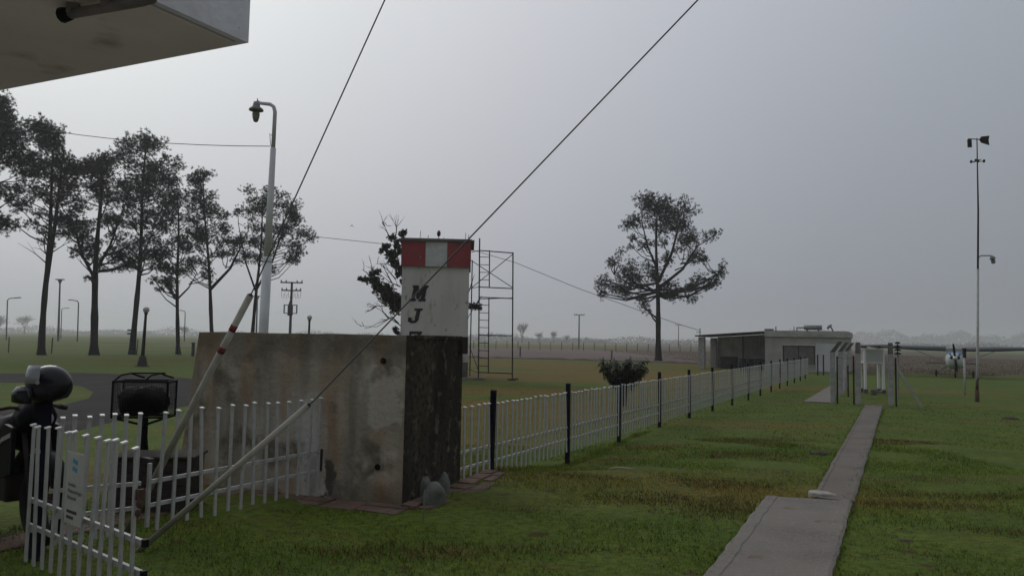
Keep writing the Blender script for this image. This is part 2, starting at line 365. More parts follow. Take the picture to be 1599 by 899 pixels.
ribbon('path', (sl0 + (sl0 - sl1) * .9, sl1), (sr0 + (sr0 - sr1) * .9, sr1), .045, 'pathc', 'wide pale concrete path slab in front of the camera', 34, .012, 1, .12)
n0, n1, n2, n3 = gp(1268, 779), gp(1351, 633), gp(1334, 786), gp(1379, 633)
ribbon('path', (n0, n1), (n2, n3), .034, 'pathr', 'narrow brownish path leading to the weather enclosure', 60, .010, 2)
for k, (u0, u1) in enumerate([((1253, 628), (1297, 588)), ]):
    pa, pb, pc = gp(1254, 628), gp(1304, 630), gp(1300, 601)
    b = MB(); q = [pa, pb, gp(1306, 612), pc]
    b.hexa([Vector((p.x, p.y, -.05)) for p in q], [Vector((p.x, p.y, .05)) for p in q])
    o = struct(b.build('path', 'pathc', bevel=.02)); o['label'] = 'pale wedge of concrete paving at the cranked posts'

rp0, rp1 = gp(-60, 873), gp(330, 786); rq0, rq1 = gp(-60, 850), gp(330, 768)
ribbon('path', (rp0, rp1), (rq0, rq1), .012, 'flag', 'worn red paved strip under the short picket fence', 24, .015, 6)
# grass blades near the camera: nobody could count them
def grass_patch(name, n, x0, x1, y0, y1, hlo, hhi, wd, m, label, keep=None, thin=1.0):
    x = rng.uniform(x0, x1, n); y = y0 + (y1 - y0) * rng.uniform(0, 1, n) ** thin
    if keep is not None:
        k = keep(x, y); x, y = x[k], y[k]
    n = len(x); z = HH(x, y) - .005
    h = rng.uniform(hlo, hhi, n) * (0.7 + .5 * (np.sin(x * 2.1 + 1.3 * np.sin(y * 1.7)) * np.sin(y * 2.9 + x) > -.2)); a = rng.uniform(0, 6.28, n); wv = wd * rng.uniform(.6, 1.3, n)
    lean = rng.normal(0, .55, (n, 2)) * h[:, None]
    p = np.stack([x, y, z], 1); s = np.stack([np.cos(a), np.sin(a), np.zeros(n)], 1) * wv[:, None]
    tip = p + np.column_stack([lean, h])
    V = np.stack([p - s, p + s, tip], 1).reshape(-1, 3)
    o = link(name, npmesh(name, V, np.arange(len(V)).reshape(-1, 3), m)); o['kind'] = 'stuff'; o['label'] = label; o['category'] = 'grass'; return o
def side(ax, ay, bx, by, x, y): return (bx - ax) * (y - ay) - (by - ay) * (x - ax)
tank_n, tank_w, tank_e = Vector((-1.05, 7.6, 0)), Vector((-3.65, 8.54, 0)), Vector((-.59, 8.89, 0))
def off_path(x, y):
    xl = sl1.x + (y - sl1.y) * (sl0.x - sl1.x) / (sl0.y - sl1.y); xr = sr1.x + (y - sr1.y) * (sr0.x - sr1.x) / (sr0.y - sr1.y)
    k = ~((x > xl - .02 + .04 * np.sin(y * 9)) & (x < xr + .02 + .04 * np.sin(y * 7)) & (y < sl1.y + .06))
    yl = np.clip((y - n0.y) / (n1.y - n0.y), 0, 1)
    k &= ~((y > sl1.y - .1) & (y < n1.y) & (x > n0.x + (n1.x - n0.x) * yl - .01) & (x < n2.x + (n3.x - n2.x) * yl + .01))
    dx, dy = x + 1.05, y - 7.6           # tank plus its stone apron
    u = dx * -.94 + dy * .34; v = dx * .34 + dy * .94
    k &= ~((u > -.12) & (u < 2.9) & (v > -.38) & (v < 1.6))
    return k
grass_patch('grass', 170000, -4.2, 7.5, 3.2, 14.5, .015, .042, .0045, 'blade', 'short green lawn grass in the foreground', off_path, 1.15)
grass_patch('grass', 60000, -3, 16, 13, 34, .012, .035, .009, 'blade', 'short lawn grass further off beside the long fence', off_path, 1.2)
def edgek(x, y):
    xl = sl1.x + (y - sl1.y) * (sl0.x - sl1.x) / (sl0.y - sl1.y); xr = sr1.x + (y - sr1.y) * (sr0.x - sr1.x) / (sr0.y - sr1.y)
    yl = np.clip((y - n0.y) / (n1.y - n0.y), 0, 1); xa = n0.x + (n1.x - n0.x) * yl; xb = n2.x + (n3.x - n2.x) * yl
    cl = (np.sin(y * 13) + np.sin(y * 31 + x) + rng.normal(0, .7, len(x))) > -.2
    return np.where(y < sl1.y, (np.abs(x - xl + .015) < .035) | (np.abs(x - xr - .015) < .035), (np.abs(x - xa + .01) < .035) | (np.abs(x - xb - .01) < .035)) & cl
grass_patch('grass', 260000, 1, 13, 3.2, 24, .03, .075, .005, 'blade', 'uneven grass fringe along both edges of the paths', edgek, 1.5)
# longer tufts along the fence foot and the path edges
def along(x, y): return (np.abs(x - (.5 * y - 5.1)) < .10) & (rng.uniform(0, 1, len(x)) < .45) & off_path(x, y)
grass_patch('grass', 260000, -1.0, 4, 8.6, 16, .03, .075, .005, 'blade', 'taller grass at the foot of the white picket fence', along)
clip_zones = [(gp(1075, 790), .95, .75), (gp(1110, 755), .7, .35), (gp(1165, 712), .9, .5), (gp(1190, 690), 1.1, .7), (gp(1450, 790), .9, .22), (gp(1520, 775), 1.2, .2), (gp(1390, 870), .5, .16), (gp(1400, 690), 1.0, .5),
              (gp(960, 745), .8, .2), (gp(430, 800), .4, .1), (gp(620, 860), .9, .25), (gp(1290, 700), .35, .3), (gp(1480, 830), .7, .15), (gp(880, 860), .8, .12)]
def clipk(x, y):
    k = np.zeros(len(x), bool); w_ = np.sin(x * 5.3 + 2 * np.sin(y * 6)) * .25 + np.sin(y * 11 + x * 3) * .25 + rng.normal(0, .28, len(x))
    for c_, rx, ry in clip_zones: k |= ((x - c_.x) / rx) ** 2 + ((y - c_.y) / ry) ** 2 + w_ < .8
    return k & off_path(x, y)
M['clip'] = mat('dried_clippings', (.15, .095, .036), .95, [((.09, .058, .024), 6, .4, .6), ((.19, .14, .05), 3, .5, .7)])
grass_patch('grass_clippings', 150000, -3, 9, 4, 17, .02, .05, .006, 'clip', 'brown dried grass clippings scattered over the lawn', clipk)
def dryk(x, y): return (y > 58 + 2 * np.sin(x * .5)) & (x < 95)
grass_patch('grass', 90000, 21, 110, 57, 190, .05, .17, .02, 'drytuft', 'tall dry brown grass behind the small aircraft', dryk, 1.6)

# ------------------------------------------------------------------ concrete eave of the station building at the camera
cc = Vector((-.93, 2.56, 0)); EA = Vector((-.48, -.877, 0)); EL = Vector((-.91, .415, 0))
t = thing('station_building', 'overhanging concrete roof slab of the building at the top corner', 'building')
b = MB(); zs = 3.0; th = .34
c0, c1, c2, c3 = cc, cc + EA * 7, cc + EA * 7 + EL * 7, cc + EL * 7
b.hexa([Vector((p.x, p.y, zs + .012)) for p in (c0, c1, c2, c3)], [Vector((p.x, p.y, zs + th)) for p in (c0, c1, c2, c3)])
b.build('roof_slab', 'fascia', t)
b = MB(); i0 = cc + EA * .03 + EL * .03
q = [i0, i0 + EA * 6.9, i0 + EA * 6.9 + EL * 6.9, i0 + EL * 6.9]
b.hexa([Vector((p.x, p.y, zs)) for p in q], [Vector((p.x, p.y, zs + .0125 - .003)) for p in q]); b.build('soffit', 'soffit', t)
b = MB(); b.box(cc + EL * .6 + EA * .006 + Vector((0, 0, zs - .004)), (.01, .01, .008)); 
b = MB(); wq = [cc + EL * 1.9 + EA * 1.2, cc + EL * 1.9 + EA * 6.9, cc + EL * 6.5 + EA * 6.9, cc + EL * 6.5 + EA * 1.2]
b.hexa([Vector((p.x, p.y, .2)) for p in wq], [Vector((p.x, p.y, zs - .002)) for p in wq]); b.build('wall', 'fascia', t)
# conduit lamp arm under the slab
t2 = thing('conduit', 'grey bent conduit pipe clamped under the roof slab', 'pipe')
def soff(px, py, dz=-.03):
    d = ray(px, py); return EYE + d * ((zs + dz - EYE.z) / d.z)
a0, a1, a2 = soff(110, 22), soff(168, 12), soff(224, 2)
b = MB(); b.tube([a0, a1, a2, a2 + (a2 - a1) * .25 + Vector((0, 0, .0)), a2 + (a2 - a1) * .35 + EA * .12], .015, 10); b.build('pipe', 'conduit', t2, True)
b = MB(); b.tube([a0 + (a0 - a1) * .22, a0 + (a0 - a1) * .02], [.024, .019], 10); b.build('end_socket', 'black', t2, True)
for p in (a1, a0.lerp(a1, .08)):
    b = MB(); b.box(p + Vector((0, 0, .012)), (.035, .028, .03), rz(.3)); b.build('clamp', 'conduit', t2)

# ------------------------------------------------------------------ weathered concrete tank
def tank_mat(name, dark):
    m = bpy.data.materials.new(name); m.use_nodes = True; nt = m.node_tree; bs = nt.nodes['Principled BSDF']
    tc = nt.nodes.new('ShaderNodeTexCoord'); p = tc.outputs['Object']
    mp = nt.nodes.new('ShaderNodeMapping'); mp.inputs['Scale'].default_value = (1, 1, .16); nt.links.new(p, mp.inputs[0]); st = mp.outputs[0]
    sx = nt.nodes.new('ShaderNodeSeparateXYZ'); nt.links.new(p, sx.inputs[0])
    def mathn(op, a, b_=None, cl=False):
        n = nt.nodes.new('ShaderNodeMath'); n.operation = op; n.use_clamp = cl
        for i, v in enumerate((a, b_)):
            if v is None: continue
            if isinstance(v, (int, float)): n.inputs[i].default_value = v
            else: nt.links.new(v, n.inputs[i])
        return n.outputs[0]
    wob = nt.nodes.new('ShaderNodeTexNoise'); wob.inputs['Scale'].default_value = 5; wob.inputs['Detail'].default_value = 6; nt.links.new(p, wob.inputs['Vector'])
    wv = mathn('MULTIPLY', mathn('SUBTRACT', wob.outputs['Fac'], .5), .5)
    def rect(x0, x1, z0, z1, soft):
        xx = mathn('ADD', sx.outputs['X'], wv); zz = mathn('ADD', sx.outputs['Z'], wv)
        dx = mathn('SUBTRACT', mathn('ABSOLUTE', mathn('SUBTRACT', xx, (x0 + x1) / 2)), (x1 - x0) / 2)
        dz = mathn('SUBTRACT', mathn('ABSOLUTE', mathn('SUBTRACT', zz, (z0 + z1) / 2)), (z1 - z0) / 2)
        d = mathn('MAXIMUM', dx, dz)
        return mathn('SUBTRACT', 1, mathn('DIVIDE', mathn('ADD', d, soft), 2 * soft), True)
    def times(a, k): return mathn('MULTIPLY', a, k, True)
    if not dark:
        c = ramp_mix(nt, noise_fac(nt, p, 1.6, .35, .65), (.26, .228, .172), (.38, .34, .272))
        c = ramp_mix(nt, times(rect(-1.35, -.75, -.2, 1.0, .22), .75), c, (0.528, 0.516, 0.492))       # old whitewash
        c = ramp_mix(nt, times(rect(-2.9, -1.3, .2, 1.1, .3), .35), c, (0.480, 0.462, 0.420))
        c = ramp_mix(nt, times(noise_fac(nt, st, 4.5, .46, .70, 9), .75), c, (0.156, 0.134, 0.100))     # streaks
        c = ramp_mix(nt, times(noise_fac(nt, st, 2.6, .46, .62, 9, (4, 4, 4)), .8), c, (0.288, 0.174, 0.090))  # rusty brown
        c = ramp_mix(nt, times(rect(-.42, -.03, .82, 1.42, .02), .7), c, (0.444, 0.408, 0.342))       # plaster patch
        c = ramp_mix(nt, times(rect(-.5, -.12, .30, .52, .07), .6), c, (0.504, 0.462, 0.396))
        c = ramp_mix(nt, times(rect(-3.2, .2, 1.50, 1.8, .12), .6), c, (0.090, 0.077, 0.056))       # mould under the rim
        c = ramp_mix(nt, times(rect(-.75, .1, -.2, .16, .12), .65), c, (0.120, 0.106, 0.072))
        c = ramp_mix(nt, noise_fac(nt, p, 2.6, .55, .66, 10, (8, 1, 3)), c, (0.144, 0.126, 0.096))
        c = ramp_mix(nt, rect(-.93, -.80, .06, .42, .016), c, (0.108, 0.094, 0.077))                   # fallen render
        c = ramp_mix(nt, noise_fac(nt, p, 26, .60, .80, 6, (2, 2, 2)), c, (0.120, 0.106, 0.084))
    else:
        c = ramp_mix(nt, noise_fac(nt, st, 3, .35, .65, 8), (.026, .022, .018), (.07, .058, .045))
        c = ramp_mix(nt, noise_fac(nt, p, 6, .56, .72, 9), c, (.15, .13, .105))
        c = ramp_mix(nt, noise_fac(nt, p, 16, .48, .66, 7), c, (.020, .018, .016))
    nt.links.new(c, bs.inputs['Base Color']); bs.inputs['Roughness'].default_value = .97; bs.inputs['Specular IOR Level'].default_value = .1
    n = nt.nodes.new('ShaderNodeTexNoise'); n.inputs['Scale'].default_value = 18; n.inputs['Detail'].default_value = 9; nt.links.new(p, n.inputs['Vector'])
    bp = nt.nodes.new('ShaderNodeBump'); bp.inputs['Strength'].default_value = .6; bp.inputs['Distance'].default_value = .02
    nt.links.new(n.outputs['Fac'], bp.inputs['Height']); nt.links.new(bp.outputs[0], bs.inputs['Normal'])
    return m
M['tank'] = tank_mat('tank_concrete', False); M['tankdark'] = tank_mat('tank_mildew', True)
# local frame: origin at the near bottom corner, x along the front (towards the camera-right end is 0), y inward
tang = math.atan2(tank_n.y - tank_w.y, tank_n.x - tank_w.x)
t = thing('concrete_tank', 'stained old concrete water tank behind the low white fence', 'water tank', (tank_n.x, tank_n.y, .30), tang)
Ln, Dp, Ht = 2.60, 1.42, 1.73
b = MB()
# walls with a wobbly top and a left end that spreads towards the foot
def colz(x): return Ht + .003 * math.sin(x * 5) + .003 * math.sin(x * 13)
for (xa, xb, ya, yb, mi) in ((-Ln, 0, 0, Dp, 0),):
    n = 24; top = []; bot = []
    fr_ = [(xa + (xb - xa) * i / n) for i in range(n + 1)]
    for i in range(n):
        x0, x1 = fr_[i], fr_[i + 1]
        s0, s1 = (-.22 if i == 0 else 0), 0
        b.m = 0
        b.add([(x0 + s0, 0, 0), (x1, 0, 0), (x1, 0, colz(x1)), (x0, 0, colz(x0))], [(0, 1, 2, 3)])
        b.add([(x0, 0, colz(x0)), (x1, 0, colz(x1)), (x1, Dp, colz(x1)), (x0, Dp, colz(x0))], [(0, 1, 2, 3)])
        b.add([(x0 + s0, Dp, 0), (x1, Dp, 0), (x1, Dp, colz(x1)), (x0, Dp, colz(x0))], [(3, 2, 1, 0)])
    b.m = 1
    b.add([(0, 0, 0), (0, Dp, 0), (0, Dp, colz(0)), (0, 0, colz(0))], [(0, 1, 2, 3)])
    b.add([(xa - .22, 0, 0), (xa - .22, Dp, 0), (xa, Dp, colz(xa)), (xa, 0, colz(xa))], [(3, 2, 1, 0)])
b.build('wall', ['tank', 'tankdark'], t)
b = MB(); b.box((.001, Dp * .55, Ht - .018), (.03, Dp * .85, .05)); b.box((.02, Dp - .05, Ht - .10), (.075, .16, .20)); b.build('rim_lip', 'tankdark', t, bevel=.012)
for (hx, hz) in ((-.25, 1.47), (-.28, .41)):
    b = MB(); b.lathe((hx, -.004, hz), [(.030, 0), (.030, .012), (.024, .013)], 14, Matrix.Rotation(math.pi / 2, 3, 'X')); b.build('drain_hole', 'black', t)
# apron of red flagstones round the tank
ap = bpy.data.objects.new('stone_apron', None); C.objects.link(ap); ap.location = (tank_n.x, tank_n.y, .35); ap.rotation_euler = (0, 0, tang)
ap['kind'] = 'structure'; ap['label'] = 'red flagstone strip round the foot of the concrete tank'
r_ = random.Random(5); x = -3.5
def flag(q, h):
    b = MB(); cx = sum(p[0] for p in q) / len(q); cy = sum(p[1] for p in q) / len(q)
    b.hexa([Vector((p[0], p[1], -.06)) for p in q], [Vector((p[0] + (cx - p[0]) * .04, p[1] + (cy - p[1]) * .04, h)) for p in q])
    b.build('flagstone', 'flag', ap)
while x < .08:
    wd_ = r_.uniform(.28, .62); x2 = min(x + wd_, .14); j = lambda: r_.uniform(-.03, .03)
    if r_.random() < .45:
        ym = -.17 + j(); flag([(x + .006, -.36 + j()), (x2 - .006, -.36 + j()), (x2 - .006, ym - .006 + j() * .3), (x + .006, ym - .006)], r_.uniform(.004, .016))
        flag([(x + .006, ym + .008), (x2 - .006, ym + .008), (x2 - .006, -.01), (x + .006, -.01)], r_.uniform(.006, .02))
    else: flag([(x + .006 + j() * .5, -.37 + j()), (x2 - .006, -.37 + j()), (x2 - .006 + j() * .3, -.01), (x + .006, -.01)], r_.uniform(.004, .018))
    x = x2
y = -.1
while y < 1.9:
    d_ = r_.uniform(.22, .42); j = lambda: r_.uniform(-.03, .03)
    wid = .33 + .12 * math.sin(y * 2)
    flag([(.03, y + .012), (.03 + wid * .55, y + .012 + j()), (.03 + wid * .55 + j(), y + d_ - .012), (.03, y + d_ - .012)], r_.uniform(.01, .035))
    flag([(.045 + wid * .55, y + .02), (.03 + wid + j(), y + .02 + j()), (.03 + wid + j(), y + d_ - .012), (.045 + wid * .55, y + d_ - .012)], r_.uniform(.005, .02))
    y += d_

# decorative stones at the tank corner
def stone(px, py, wpx, hpx, label, dy, seed):
    """a weathered rounded stone, partly sunk into the soil"""
    p = gp(px, py); p.y += dy; k = p.y / FPX; r = random.Random(seed); b = MB(); nu, nv = 22, 14; vs = []
    ph = [r.uniform(0, 6.28) for _ in range(8)]
    for j in range(nv + 1):
        a = min(max(math.pi * j / nv, .02), math.pi - .02)
        for q in range(nu):
            c_ = 2 * math.pi * q / nu; d_ = Vector((math.sin(a) * math.cos(c_), math.sin(a) * math.sin(c_), math.cos(a)))
            f = 1 + .07 * math.sin(3 * d_.x + ph[0]) + .06 * math.sin(4 * d_.z + ph[1] + 2 * d_.x) + .04 * math.sin(7 * d_.y + ph[2]) + .025 * math.sin(11 * d_.z + 9 * d_.x + ph[3]) + r.uniform(-.012, .012)
            vs.append(Vector((d_.x * wpx * k * .5 * f * (1.08 - .22 * d_.z), d_.y * wpx * k * .36 * f, d_.z * hpx * k * .56 * f)))
    b.add(vs, [(j * nu + q, (j + 1) * nu + q, (j + 1) * nu + (q + 1) % nu, j * nu + (q + 1) % nu) for j in range(nv) for q in range(nu)])
    o = b.build('garden_stone', 'rock', None, True); o.location = (p.x, p.y, .35 + hpx * k * .38); o.rotation_euler = (0, 0, .25)
    return tag(o, label, 'stone', 'pale stones at the tank corner')
stone(677, 789, 36, 38, 'largest pale rounded stone leaning at the dark tank corner', 0, 1)
stone(660, 780, 22, 34, 'smaller pale stone tucked behind the biggest stone, nearer the tank front', .12, 2)
stone(690, 778, 20, 34, 'mossy small stone behind the biggest stone, nearer the fence', .2, 3)
p = gp(661, 817); b = MB(); b.tube([p + Vector((0, 0, -.05)), p + Vector((.003, 0, .30))], .006, 6)
tag(b.build('metal_stake', 'steel'), 'thin metal stake standing in the grass before the pale stones', 'stake')

# ------------------------------------------------------------------ picket fences
def picket_mesh(hh, wk=1.0):
    b = MB(); b.box((0, 0, hh / 2), (.030 * wk, .015, hh)); b.m = 1
    b.box((0, -.006, hh + .006), (.034 * wk, .034, .010), Matrix.Rotation(.25, 3, 'X'))
    return b.mesh('picket', ['white', 'cap'])
PK = picket_mesh(.92, .92); PKW = picket_mesh(.92, 1.22)
def panel(t, a, c, z0, n, rails=(.38, .19), pk=None):
    """pickets and two rails from a to c (world points); t is the fence thing (unrotated, at origin)"""
    d = (c - a); ang = math.atan2(d.y, d.x); u = d.normalized(); nrm = Vector((u.y, -u.x, 0))
    for i in range(n):
        f = (i + .5) / n; p = a.lerp(c, f)
        o = link('picket', pk or PK, t); o.location = (p.x + nrm.x * .024, p.y + nrm.y * .024, z0 + random.uniform(-.012, .010))
        o.rotation_euler = (random.gauss(0, .010), random.gauss(0, .014), ang)
    for rzz in rails:
        b = MB(); m_ = (a + c) / 2; b.box((0, 0, 0), (d.length, .022, .030))
        o = b.build('rail', 'white', t); o.location = (m_.x, m_.y, z0 + rzz); o.rotation_euler = (0, random.gauss(0, .002), ang)
def post(t, p, ztop, w_=.062):
    b = MB(); z0 = H(p.x, p.y) - .15; b.box((0, 0, (ztop - z0) / 2), (w_, w_, ztop - z0))
    o = b.build('post', 'navy', t, bevel=.004); o.location = (p.x, p.y, z0); o.rotation_euler = (random.gauss(0, .008), random.gauss(0, .008), math.atan2(AX.y, AX.x))
    return o
t = thing('picket_fence', 'long white picket fence with navy posts running to the shed', 'fence')
PYs = [9.74, 12.04, 14.3, 16.8, 19.3, 21.8, 24.5, 27.3, 29.8, 32.5, 35, 37.6, 40.4, 43, 45.6]
fx = lambda y: .5 * y - 5.1
pts = [Vector((fx(y), y, 0)) for y in PYs]
fs = Vector((fx(8.88), 8.88, 0))
panel(t, fs, pts[0], .28, 6, pk=PKW)
for i, p in enumerate(pts):
    post(t, p, 1.34 + random.uniform(-.02, .02))
    if i < len(pts) - 1: panel(t, p + AX * .03, pts[i + 1] - AX * .03, .27, 17, pk=PKW)
panel(t, pts[-1], pts[-1] + AX * 1.6, .27, 10, pk=PKW)

t = thing('picket_fence', 'short white picket fence ending against the concrete tank', 'fence')
fl = lambda a_, b_, c_: Vector((at(a_, b_, c_).x, c_, 0))
s0, s1 = fl(233, 745, 6.12), fl(503, 690, 7.9)
bp_ = fl(61, 740, 5.60)
panel(t, s0, s1, .445, 14)
panel(t, bp_ + Vector((.04, .08, 0)), s0 - Vector((.03, .07, 0)), .445, 7)
b = MB(); b.box((s0.x, s0.y, .72), (.026, .026, .50), rz(1.1)); b.build('end_stile', 'white', t)
b = MB(); b.box((s1.x, s1.y - .03, .74), (.03, .02, .22), rz(1.1)); b.build('wall_bracket', 'dark_steel', t)
b = MB(); z0 = .2; b.box((bp_.x, bp_.y, (1.655 + z0) / 2), (.086, .086, 1.655 - z0), rz(1.1)); b.build('post', 'navy', t, bevel=.004)
# open gate leaf
g0, g1 = fl(47, 760, 5.34), fl(227, 800, 4.30); d = g1 - g0; u = d.normalized(); ang = math.atan2(d.y, d.x)
t = thing('picket_gate', 'open white picket gate leaf standing ajar in the near corner', 'gate')
panel(t, g0, g1, .44, 12, rails=(.40, .23))
for zz in (.84, .67):
    b = MB(); b.box(g1 + u * .014 + Vector((0, 0, zz)), (.028, .03, .042), rz(ang)); b.build('rail_end_cap', 'black', t)
b = MB(); pl = g1 - u * .05; b.box(pl + Vector((0, -.02, 1.10)), (.030, .04, .06), rz(ang)); b.ball(pl + Vector((.004, -.03, 1.05)), (.02, .016, .026)); b.ball(pl + Vector((-.004, -.03, 1.00)), (.016, .014, .022)); b.build('latch', 'rust', t)
b = MB(); b.box(g1 - u * .03 + Vector((.01, .01, 1.29)), (.09, .03, .022), rz(ang)); b.build('latch_bar', 'dark_steel', t)
for zz in (1.15, .60):
    b = MB(); b.box((g0 + bp_) / 2 + Vector((0, 0, zz)), (.09, .02, .03), rz(ang)); b.build('hinge', 'galv', t)
# sign on the gate
sc_, wdt, hgt = g0.lerp(g1, .50), .25, .44
sg = thing('information_sign', 'pale upright plate with a blue emblem fixed on the gate', 'sign', (sc_.x, sc_.y, 1.03))
sg.rotation_euler = (0, 0, ang); off = -.045
b = MB(); b.box((0, off, 0), (wdt, .004, hgt)); b.build('plate', 'sign', sg, bevel=.001)
def word(body, x, z, size, m, shear=0):
    cu = bpy.data.curves.new('lettering', 'FONT'); cu.body = body; cu.size = size; cu.extrude = .0006; cu.align_x = 'LEFT'; cu.resolution_u = 2
    o = bpy.data.objects.new('lettering', cu); C.objects.link(o)
    dg = bpy.context.evaluated_depsgraph_get(); me = bpy.data.meshes.new_from_object(o.evaluated_get(dg)); bpy.data.objects.remove(o)
    me.transform(Matrix.Rotation(math.pi / 2, 4, 'X')); me.materials.clear(); me.materials.append(M[m])
    o2 = link('lettering', me, sg); o2.location = (x, off - .0035, z); return o2
word('Servicio', -.09, .01, .036, 'signtext'); word('Meteorológico', -.09, -.030, .036, 'signtext'); word('Nacional', -.09, -.070, .036, 'signtext')
b = MB()
for zz, ws in ((-.145, (.022, .03, .018, .026, .03, .022)), (-.18, (.026, .03, .02, .028))):
    x = -.092
    for q in ws: b.box((x + q / 2, off - .003, zz), (q - .004, .0014, .018)); x += q
b.build('printed_line', 'signdark', sg)
b = MB()
for k in range(2):
    q = [(-.036, 0), (-.018, .006), (.0, 0), (.018, -.006), (.036, 0)]; zc = .165 - k * .047
    vs = [Vector((x, off - .003, zc + z + .014)) for x, z in q] + [Vector((x, off - .003, zc + z - .014)) for x, z in q]
    b.add(vs, [(i, i + 5, i + 6, i + 1) for i in range(4)])
b.build('emblem', 'signblue', sg)

# ------------------------------------------------------------------ guy wires with guard tubes
def guy(label, foot, mid_px, mid_Y, top_px, top_Y, rt, bands, ext):
    t = thing('guy_wire', label, 'guy wire')
    m_ = at(*mid_px, mid_Y); tp = at(*top_px, top_Y); dirn = (m_ - foot).normalized()
    b = MB(); b.tube([foot - dirn * .12, m_], rt, 14); b.build('guard_tube', 'tube', t, True)
    e = tp + (tp - m_).normalized() * ext
    b = MB(); b.tube([foot - dirn * .25, m_ + dirn * .05, tp, e], .0058, 6); b.build('cable', 'wire', t, True)
    b = MB(); b.tube([m_ - dirn * .002, m_ + dirn * .012], [rt * .9, rt * .5], 12); b.build('tube_cap', 'dark_steel', t)
    for q in bands:
        b = MB(); c = foot.lerp(m_, q); b.tube([c - dirn * .026, c + dirn * .026], rt + .0015, 14); b.build('red_band', 'red', t, True)
    return t
fa = Vector((-2.99, 6.30, .50)); fa = at(236, 757, 6.32)
fa2 = fa + (fa - at(391, 461, 6.0)).normalized() * .35
guy('red banded guy wire tube rising steeply from behind the gate', fa2, (391, 461), 6.0, (601, 0), 5.5, .027, (.765, .86), 9)
fb = gp(216, 860)
guy('plain cream guy wire tube slanting low across the tank front', fb, (482, 632), 5.75, (1090, 0), 5.3, .024, (), 9)

# ------------------------------------------------------------------ motorcycle and helmet
fw = gp(62, 852); fw.z = .35; dirb = Vector((.80, -.60, 0)); bang = math.atan2(dirb.y, dirb.x)
t = thing('motorcycle', 'black and silver motorcycle parked behind the gate post', 'motorcycle', fw - dirb * .62, bang)
RX = Matrix.Rotation(math.pi / 2, 3, 'X')
for x_, wn in ((.62, 'front_wheel'), (-.63, 'rear_wheel')):
    w_ = MB(); prof = [(.30 + .048 * math.cos(a), .048 * math.sin(a)) for a in np.linspace(-math.pi, math.pi, 11)]
    vs = MB(); n = 28
    rings = [[Vector((x_ + r * math.cos(2 * math.pi * k / n), z, .345 + r * math.sin(2 * math.pi * k / n))) for r, z in prof[:-1]] for k in range(n)]
    tot = [p for r in rings for p in r]; m_ = len(rings[0])
    vs.add(tot, [(i * m_ + k, ((i + 1) % n) * m_ + k, ((i + 1) % n) * m_ + (k + 1) % m_, i * m_ + (k + 1) % m_) for i in range(n) for k in range(m_)])
    wh = vs.build(wn, 'rubber', t, True)
    b = MB()
    for k in range(6):
        a = k * math.pi / 3; b.tube([(x_, 0, .345), (x_ + .26 * math.cos(a), 0, .345 + .26 * math.sin(a))], [.025, .016], 6)
    b.lathe((x_, .05, .345), [(.05, 0), (.05, .1)], 12, RX)
    b.build('rim', 'dark_steel', wh)
for s in (-1, 1):
    b = MB(); b.tube([(.62, .085 * s, .345), (.52, .085 * s, .62), (.38, .085 * s, .98)], .02, 8); b.build('fork_leg', 'dark_steel', t, True)
b = MB(); rings = []
for a in np.linspace(R(20), R(150), 9):
    c = Vector((.62 + .37 * math.cos(a), 0, .345 + .37 * math.sin(a))); rings.append([c + Vector((0, yy, zz)) for yy, zz in ((-.07, -.02), (-.05, .01), (0, .02), (.05, .01), (.07, -.02))])
b.loft(rings, False); b.build('front_mudguard', 'blackgloss', t, True)
b = MB(); b.loft([[Vector((x_, y_ * k, z_ + .02)) for y_, z_ in ((-.11, .84), (-.15, .96), (-.09, 1.08), (.09, 1.08), (.15, .96), (.11, .84))] for x_, k in ((.34, 1), (.46, .95), (.56, .6))]); b.build('headlight_cowl', 'blackgloss', t, True)
b = MB(); b.ball((.555, 0, .965), (.03, .075, .06)); b.build('headlight', 'silver', t, True)
b = MB(); b.loft([[Vector((x_, y_ * wy, zc + z_ * hz)) for y_, z_ in ((-1, 0), (-.75, .7), (0, 1), (.75, .7), (1, 0), (.7, -.7), (0, -1), (-.7, -.7))] for x_, wy, zc, hz in ((.33, .09, .82, .10), (.2, .16, .84, .16), (0, .17, .83, .15), (-.14, .11, .78, .09))]); b.build('fuel_tank', 'blackgloss', t, True)
for s in (-1, 1):
    b = MB(); b.loft([[Vector((x_, s * (.15 + o_), z_)) for o_, z_ in ((0, z0), (.03, z0), (.03, z1), (0, z1))] for x_, z0, z1 in ((.46, .55, .90), (.3, .50, .92), (.1, .48, .74), (0, .52, .62))]); b.build('side_fairing', 'blackgloss', t)
    b = MB(); b.loft([[Vector((x_, s * (.183 + o_), z_)) for o_, z_ in ((0, z0), (.004, z0), (.004, z1), (0, z1))] for x_, z0, z1 in ((.44, .83, .865), (.28, .78, .815), (.12, .68, .695))]); b.build('fairing_stripe', 'silver', t)
b = MB(); b.loft([[Vector((x_, y_ * wy, zc + z_)) for y_, z_ in ((-1, -.05), (-.9, .04), (0, .07), (.9, .04), (1, -.05))] for x_, wy, zc in ((-.1, .09, .78), (-.3, .14, .80), (-.6, .13, .86), (-.85, .08, .90))]); b.build('seat', 'black', t, True)
b = MB(); b.box((.02, 0, .45), (.42, .24, .32)); b.tube([(.15, 0, .55), (.28, .02, .68)], .07, 10); b.build('engine', 'dark_steel', t, bevel=.03)
b = MB(); b.tube([(.1, -.15, .35), (-.2, -.17, .30), (-.75, -.19, .42)], [.03, .035, .05], 10); b.build('exhaust', 'steel', t, True)
b = MB(); b.tube([(.24, -.28, 1.02), (.33, -.16, 1.05), (.36, 0, 1.03), (.33, .16, 1.05), (.24, .28, 1.02)], .014, 8); b.build('handlebar', 'dark_steel', t, True)
